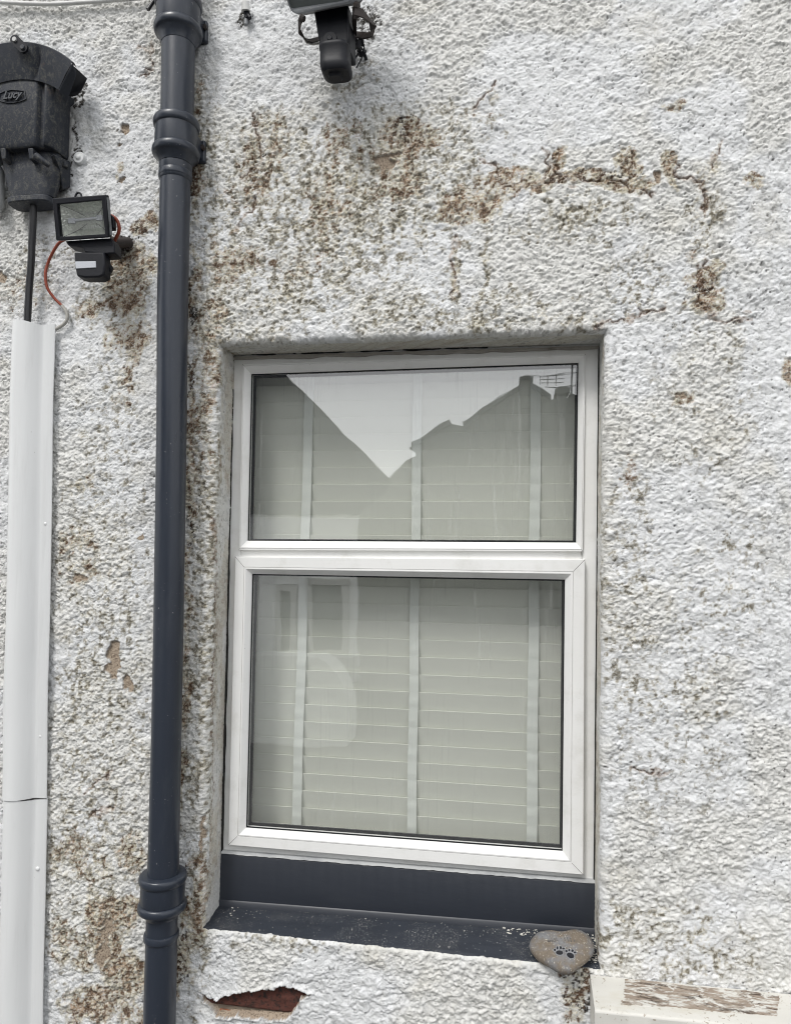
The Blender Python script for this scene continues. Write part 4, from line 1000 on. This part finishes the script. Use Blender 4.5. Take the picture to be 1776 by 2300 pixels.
# paint flakes and grit on the sill
m = MB(); rf = random.Random(11)
def flake(p, s_, flat=True):
    a = rf.uniform(0, 6.28); k = rf.randint(4, 6); P = []
    e = rf.uniform(.4, .9)
    for i in range(k):
        t = a+6.283*i/k; rr = s_*rf.uniform(.6, 1.1); P.append(p+Vector((rr*math.cos(t), rr*e*math.sin(t), rf.uniform(-.1, .35)*s_)))
    m.hull(P, [q+Vector((0, 0, .0008)) for q in P])
def sill_pt(u_, t): a = lerp(bk[0], bk[-1], u_); b = lerp(ft[0], ft[-1], u_); return lerp(a, b, t)+Vector((0, 0, .0015))
for k in range(230):
    u_ = rf.random()**.6*.97; t = rf.random()**1.4*.9+.04
    flake(sill_pt(u_, t), rf.choice([.0006, .0008, .001, .0013]))
for k in range(34): flake(sill_pt(rf.uniform(.76, .85), rf.uniform(.02, .25)), rf.uniform(.0015, .0045))
for k in range(70): flake(sill_pt(rf.uniform(.955, .985), rf.uniform(.0, .95)), rf.uniform(.002, .0055))
for k in range(14): flake(sill_pt(rf.uniform(.86, .97), rf.uniform(.0, .04)), rf.uniform(.002, .005))
for k in range(5): flake(sill_pt(rf.uniform(.06, .12), rf.uniform(.1, .6)), rf.uniform(.002, .004))
tag(m.build('paint_flakes', paint('fallen_paint', (.62, .61, .56), .8, var=.2), None, loc=sill_pt(.8, .5)), 'fallen white paint flakes and grit scattered on the dark sill', 'paint flakes', kind='stuff')

# ------------------------------------------------------------------ ledge at the lower right
ledge = thing('ledge', 'white painted timber ledge with a bare peeled patch at the lower right corner', 'ledge', W(1330, 2270, -.05))
BL_, BR_ = W(1325, 2190, -.004), W(1900, 2247, -.004)
dL = .125
FL_ = W(1320, 2268, -dL); zf = FL_.z
slope_dir = (BR_-BL_); 
FL_ = Vector((BL_.x-.004, -dL, FL_.z)); FR_ = FL_+Vector((slope_dir.x, 0, slope_dir.z*.98))
m = MB(); n5 = 60; rows = []
bkr = [lerp(BL_, BR_, k/n5) for k in range(n5+1)]; ftr = [lerp(FL_, FR_, k/n5) for k in range(n5+1)]
for t in (0, .25, .5, .75, .97): rows.append([lerp(a, b, t)+Vector((0, 0, .0012*(float(vn(np.array([k*.5]), np.array([t*7.]), 5)[0])-.5))) for k, (a, b) in enumerate(zip(bkr, ftr))])
rows.append([p+Vector((0, 0, -.003)) for p in ftr]); rows.append([p+Vector((0, .001, -.10)) for p in ftr])
rows.append([p+Vector((0, .03, -.103)) for p in ftr]); rows.append([Vector((p.x, -.004, p.z-.10)) for p in bkr])
m.loops(rows, closed=False)
for e in (0, -1):
    m.add([r_[e] for r_ in rows], [tuple(range(len(rows)))])
slab = m.build('slab', paint('cracked_white_paint', (.60, .59, .55), .5, var=.12, bscale=120, bstr=.35, sx=.4, dirt=(.45, (.47, .42, .30)), spot_amt=.38, spot_col=(.25, .2, .14), spot_scale=160), ledge, bevel=.0025)
m = MB(); m.box((FL_.x+.006, -.095, .0), (FR_.x-.01, -.012, FL_.z-.125+min(0, slope_dir.z)))
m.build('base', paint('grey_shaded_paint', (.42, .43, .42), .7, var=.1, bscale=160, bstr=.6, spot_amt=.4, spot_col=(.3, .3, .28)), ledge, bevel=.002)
def bare():
    mm_, n, b = mat('bare_weathered_timber'); v = coords(n, .22, 1, 1)
    c = mix(n, noise(n, v, 90, 6, .7, .3), (.14, .09, .06), (.46, .40, .33))
    c = mix(n, ramp(n, noise(n, v, 130, 7, .75, .5), .50, .62), c, (.66, .65, .61))
    c = mix(n, ramp(n, noise(n, v, 70, 7, .8, .5), .52, .60), c, (.06, .042, .03)); c = mix(n, ramp(n, noise(n, coords(n, .5, 1, 1), 46, 6, .7, .4), .52, .58), c, (.62, .61, .57))
    n.links.new(c, b.inputs['Base Color']); b.inputs['Roughness'].default_value = .85; bump(n, b, noise(n, v, 160, 6, .7), 1, .003); return mm_
def led(px, py):
    "point of the ledge's top on a sight line"
    n_l = (BR_-BL_).cross(FL_-BL_).normalized(); k = 1686/1776
    d = fwd + rt*((px*k-CX)/F) - up*((py*k-CY)/F); t = (BL_-CAMP).dot(n_l)/d.dot(n_l); return CAMP+d*t
cor = [(1405, 2201), (1440, 2203), (1520, 2213), (1600, 2222), (1680, 2228), (1750, 2240), (1747, 2258), (1744, 2284), (1700, 2280), (1640, 2276), (1560, 2268), (1500, 2262), (1455, 2262), (1420, 2259), (1395, 2258), (1396, 2250), (1404, 2245), (1401, 2232), (1404, 2215)]
P = []
rg = random.Random(3)
for a, b in zip(cor, cor[1:]+cor[:1]):
    for k in range(7): t = k/7; P.append(led(a[0]+(b[0]-a[0])*t+rg.uniform(-2.2, 2.2), a[1]+(b[1]-a[1])*t+rg.uniform(-.9, .9))+Vector((0, 0, .0012)))
m = MB(); cm = sum(P, Vector())/len(P)
m.loops([[p+Vector((0, 0, -.003)) for p in P], P, [lerp(p, cm, .03)+Vector((0, 0, .0001)) for p in P]], False, True); m.build('peeled_patch', bare(), ledge)

# ------------------------------------------------------------------ the yard and the houses across it, seen mirrored in the panes
m = MB(); m.add([(-150, -200, 0), (150, -200, 0), (150, 60, 0), (-150, 60, 0)], [(0, 1, 2, 3)])
tag(m.build('ground', paint('worn_asphalt', (.10, .10, .098), .9, var=.25, bscale=60, bstr=.5), None), kind='structure')
M['harl'] = paint('grey_harling', (.20, .205, .19), .9, var=.12, bscale=60, bstr=.6)
M['whitewash'] = paint('pale_harling', (.84, .85, .85), .9, var=.06, bscale=60, bstr=.6)
M['slate'] = paint('roof_slate', (.055, .06, .065), .6, var=.2, bscale=30, bstr=.5)
M['darkglass'] = paint('dark_window_glass', (.10, .11, .11), .1)
LA = 16
far = thing('neighbour_house', 'grey gabled house across the yard mirrored in the upper pane right side', 'house', RF(1100, 1400, LA).xy.to_3d())
outl = [(1112, 826), (1065, 846), (985, 905), (958, 905), (905, 935), (880, 950), (874, 956), (884, 962), (886, 974), (868, 984), (835, 1022)]
P = [RF(x, y, LA) for x, y in outl]
xL_, xR_ = RF(765, 1100, LA).x-6, RF(1180, 900, LA).x
rgt = [RF(1131, 826, LA), RF(1175, 850, LA)]
e2 = RF(1700, 1060, LA)
poly = [Vector((xL_, -LA, 0))]+[Vector((xL_, -LA, P[-1].z-.3))]+P[::-1]+rgt+[RF(1188, 848, LA), RF(1214, 846, LA), RF(1240, 862, LA), e2, Vector((e2.x, -LA, 0))]
m = MB(); m.hull(poly, [p+Vector((0, -6, 0)) for p in poly]); m.build('wall', M['harl'], far)
m = MB()
for a, b in ((P[0], P[2]), (rgt[0], rgt[1]), (RF(1214, 846, LA), e2), (P[3], P[5])):
    q = [a+Vector((0, .12, -.02)), b+Vector((0, .12, -.02)), b+Vector((0, .12, .10)), a+Vector((0, .12, .10))]; m.hull(q, [p+Vector((0, -6.3, 0)) for p in q])
m.build('roof', M['slate'], far)
for (xa, xb, yt, yb) in ((1109, 1129, 812, 850), (1187, 1206, 836, 870)):
    a, b = RF(xa, yt, LA+.5), RF(xb, yb, LA+.5); m = MB(); m.box((a.x, -LA-1.3, b.z-.3), (b.x, -LA+.05, a.z)); m.box((a.x-.05, -LA-1.35, a.z-.12), (b.x+.05, -LA+.1, a.z-.02))
    c = m.build('chimney', M['harl'], far); m = MB()
    m.tube([(lerp(a.x, b.x, .5), -LA-.6, a.z), (lerp(a.x, b.x, .5), -LA-.6, a.z+.16)], .07, 12)
    m.build('chimney_pot', M['slate'], c)
an = thing('aerial', 'thin television aerial standing on the mirrored roof in the upper pane', 'aerial', RF(1218, 850, LA-.4))
m = MB(); b0 = RF(1217, 850, LA-.4); t0_ = RF(1217, 772, LA-.4); m.tube([b0, t0_], .02, 6)
for yy in (800, 808, 816): m.tube([RF(1150, yy, LA-.4), RF(1202, yy, LA-.4)], .010, 5)
for xx in (1152, 1171, 1188): m.tube([RF(xx, 798, LA-.4), RF(xx, 822, LA-.4)], .010, 5)
m.tube([RF(1120, 800, LA-.4), RF(1240, 797, LA-.4)], .012, 5); m.tube([RF(1165, 826, LA-.4), RF(1225, 824, LA-.4)], .012, 5); m.build('mast', M['slate'], an)

LB = 6.2
near = thing('neighbour_house', 'pale house with sloping tiled roof across the yard mirrored at the left of the panes', 'house', RF(600, 1500, LB).xy.to_3d())
# wall facing us, its right end near sight line 765; the roof slopes up to the left above it
wx1 = RF(764, 1300, LB).x; wx0 = wx1-7; ez = RF(764, 1080, LB).z
m = MB(); m.hull([(wx0, -LB, 0), (wx1, -LB, 0), (wx1, -LB, ez), (wx0, -LB, ez)], [(wx0, -LB-7, 0), (wx1-5, -LB-7, 0), (wx1-5, -LB-7, ez), (wx0, -LB-7, ez)]); m.build('wall', M['whitewash'], near)
a, b = RF(605, 797, LB), RF(835, 1022, LB); dd = (b-a).normalized()
p1 = b+dd*.06; p0 = b-dd*(9.5)
q = [Vector((p1.x, -LB+.03, p1.z)), Vector((p0.x, -LB+.03, p0.z)), Vector((p0.x-3, -LB+.03, p0.z-2.4)), Vector((wx0-.3, -LB+.03, ez-.1)), Vector((wx1, -LB+.03, ez-.1)), Vector((p1.x-.1, -LB+.03, p1.z-.12))]
m = MB(); m.hull(q, [p+Vector((-5.2, -7.5, 0)) for p in q]); m.build('roof', M['slate'], near)
def rwin(x0_, x1_, y0_, y1_):
    a, b = RF(x0_, y0_, LB-.02), RF(x1_, y1_, LB-.02); m = MB()
    for (ax, az_, bx_, bz_) in ((a.x, a.z, b.x, a.z-.07), (a.x, b.z+.07, b.x, b.z), (a.x, a.z-.07, a.x+.07, b.z+.07), (b.x-.07, a.z-.07, b.x, b.z+.07)): m.box((ax, -LB-.1, min(az_, bz_)), (bx_, -LB+.05, max(az_, bz_)))
    o_ = m.build('window', M['bare'], near); m = MB(); m.box((a.x+.07, -LB-.1, b.z+.07), (b.x-.07, -LB+.02, a.z-.07)); m.build('pane', M['darkglass'], o_)
    m = MB(); m.box((a.x-.12, -LB-.05, b.z-.12), (b.x+.12, -LB+.15, b.z)); m.build('sill', M['bare'], o_)
rwin(655, 742, 1232, 1400); rwin(590, 630, 1245, 1460)
LG = 3.6
gp = [(200, 1422), (560, 1420), (640, 1424), (668, 1436), (692, 1456), (712, 1482), (727, 1512), (736, 1548)]
P = [RF(x, y, LG) for x, y in gp]; P = [Vector((P[0].x-3, -LG, 0)), Vector((P[0].x-3, -LG, P[0].z))]+P+[Vector((P[-1].x+.02, -LG, 0))]
m = MB(); m.hull([p+Vector((0, -.8*p.z, 0)) for p in P], [p+Vector((0, -.8*p.z-.3, 0)) for p in P])  # added stand-in for a white vehicle, face tilted back to catch skylight
tag(m.build('vehicle_stand_in', paint('grey_white_paint', (.46, .47, .46), .9, var=.15, bscale=60, bstr=.6, dirt=(.5, (.3, .3, .28))), None, loc=(P[3].x, -LG, 0)), 'low pale sloping block added in place of a white vehicle mirrored in the lower pane', 'vehicle stand-in')
bpy.context.view_layer.update()
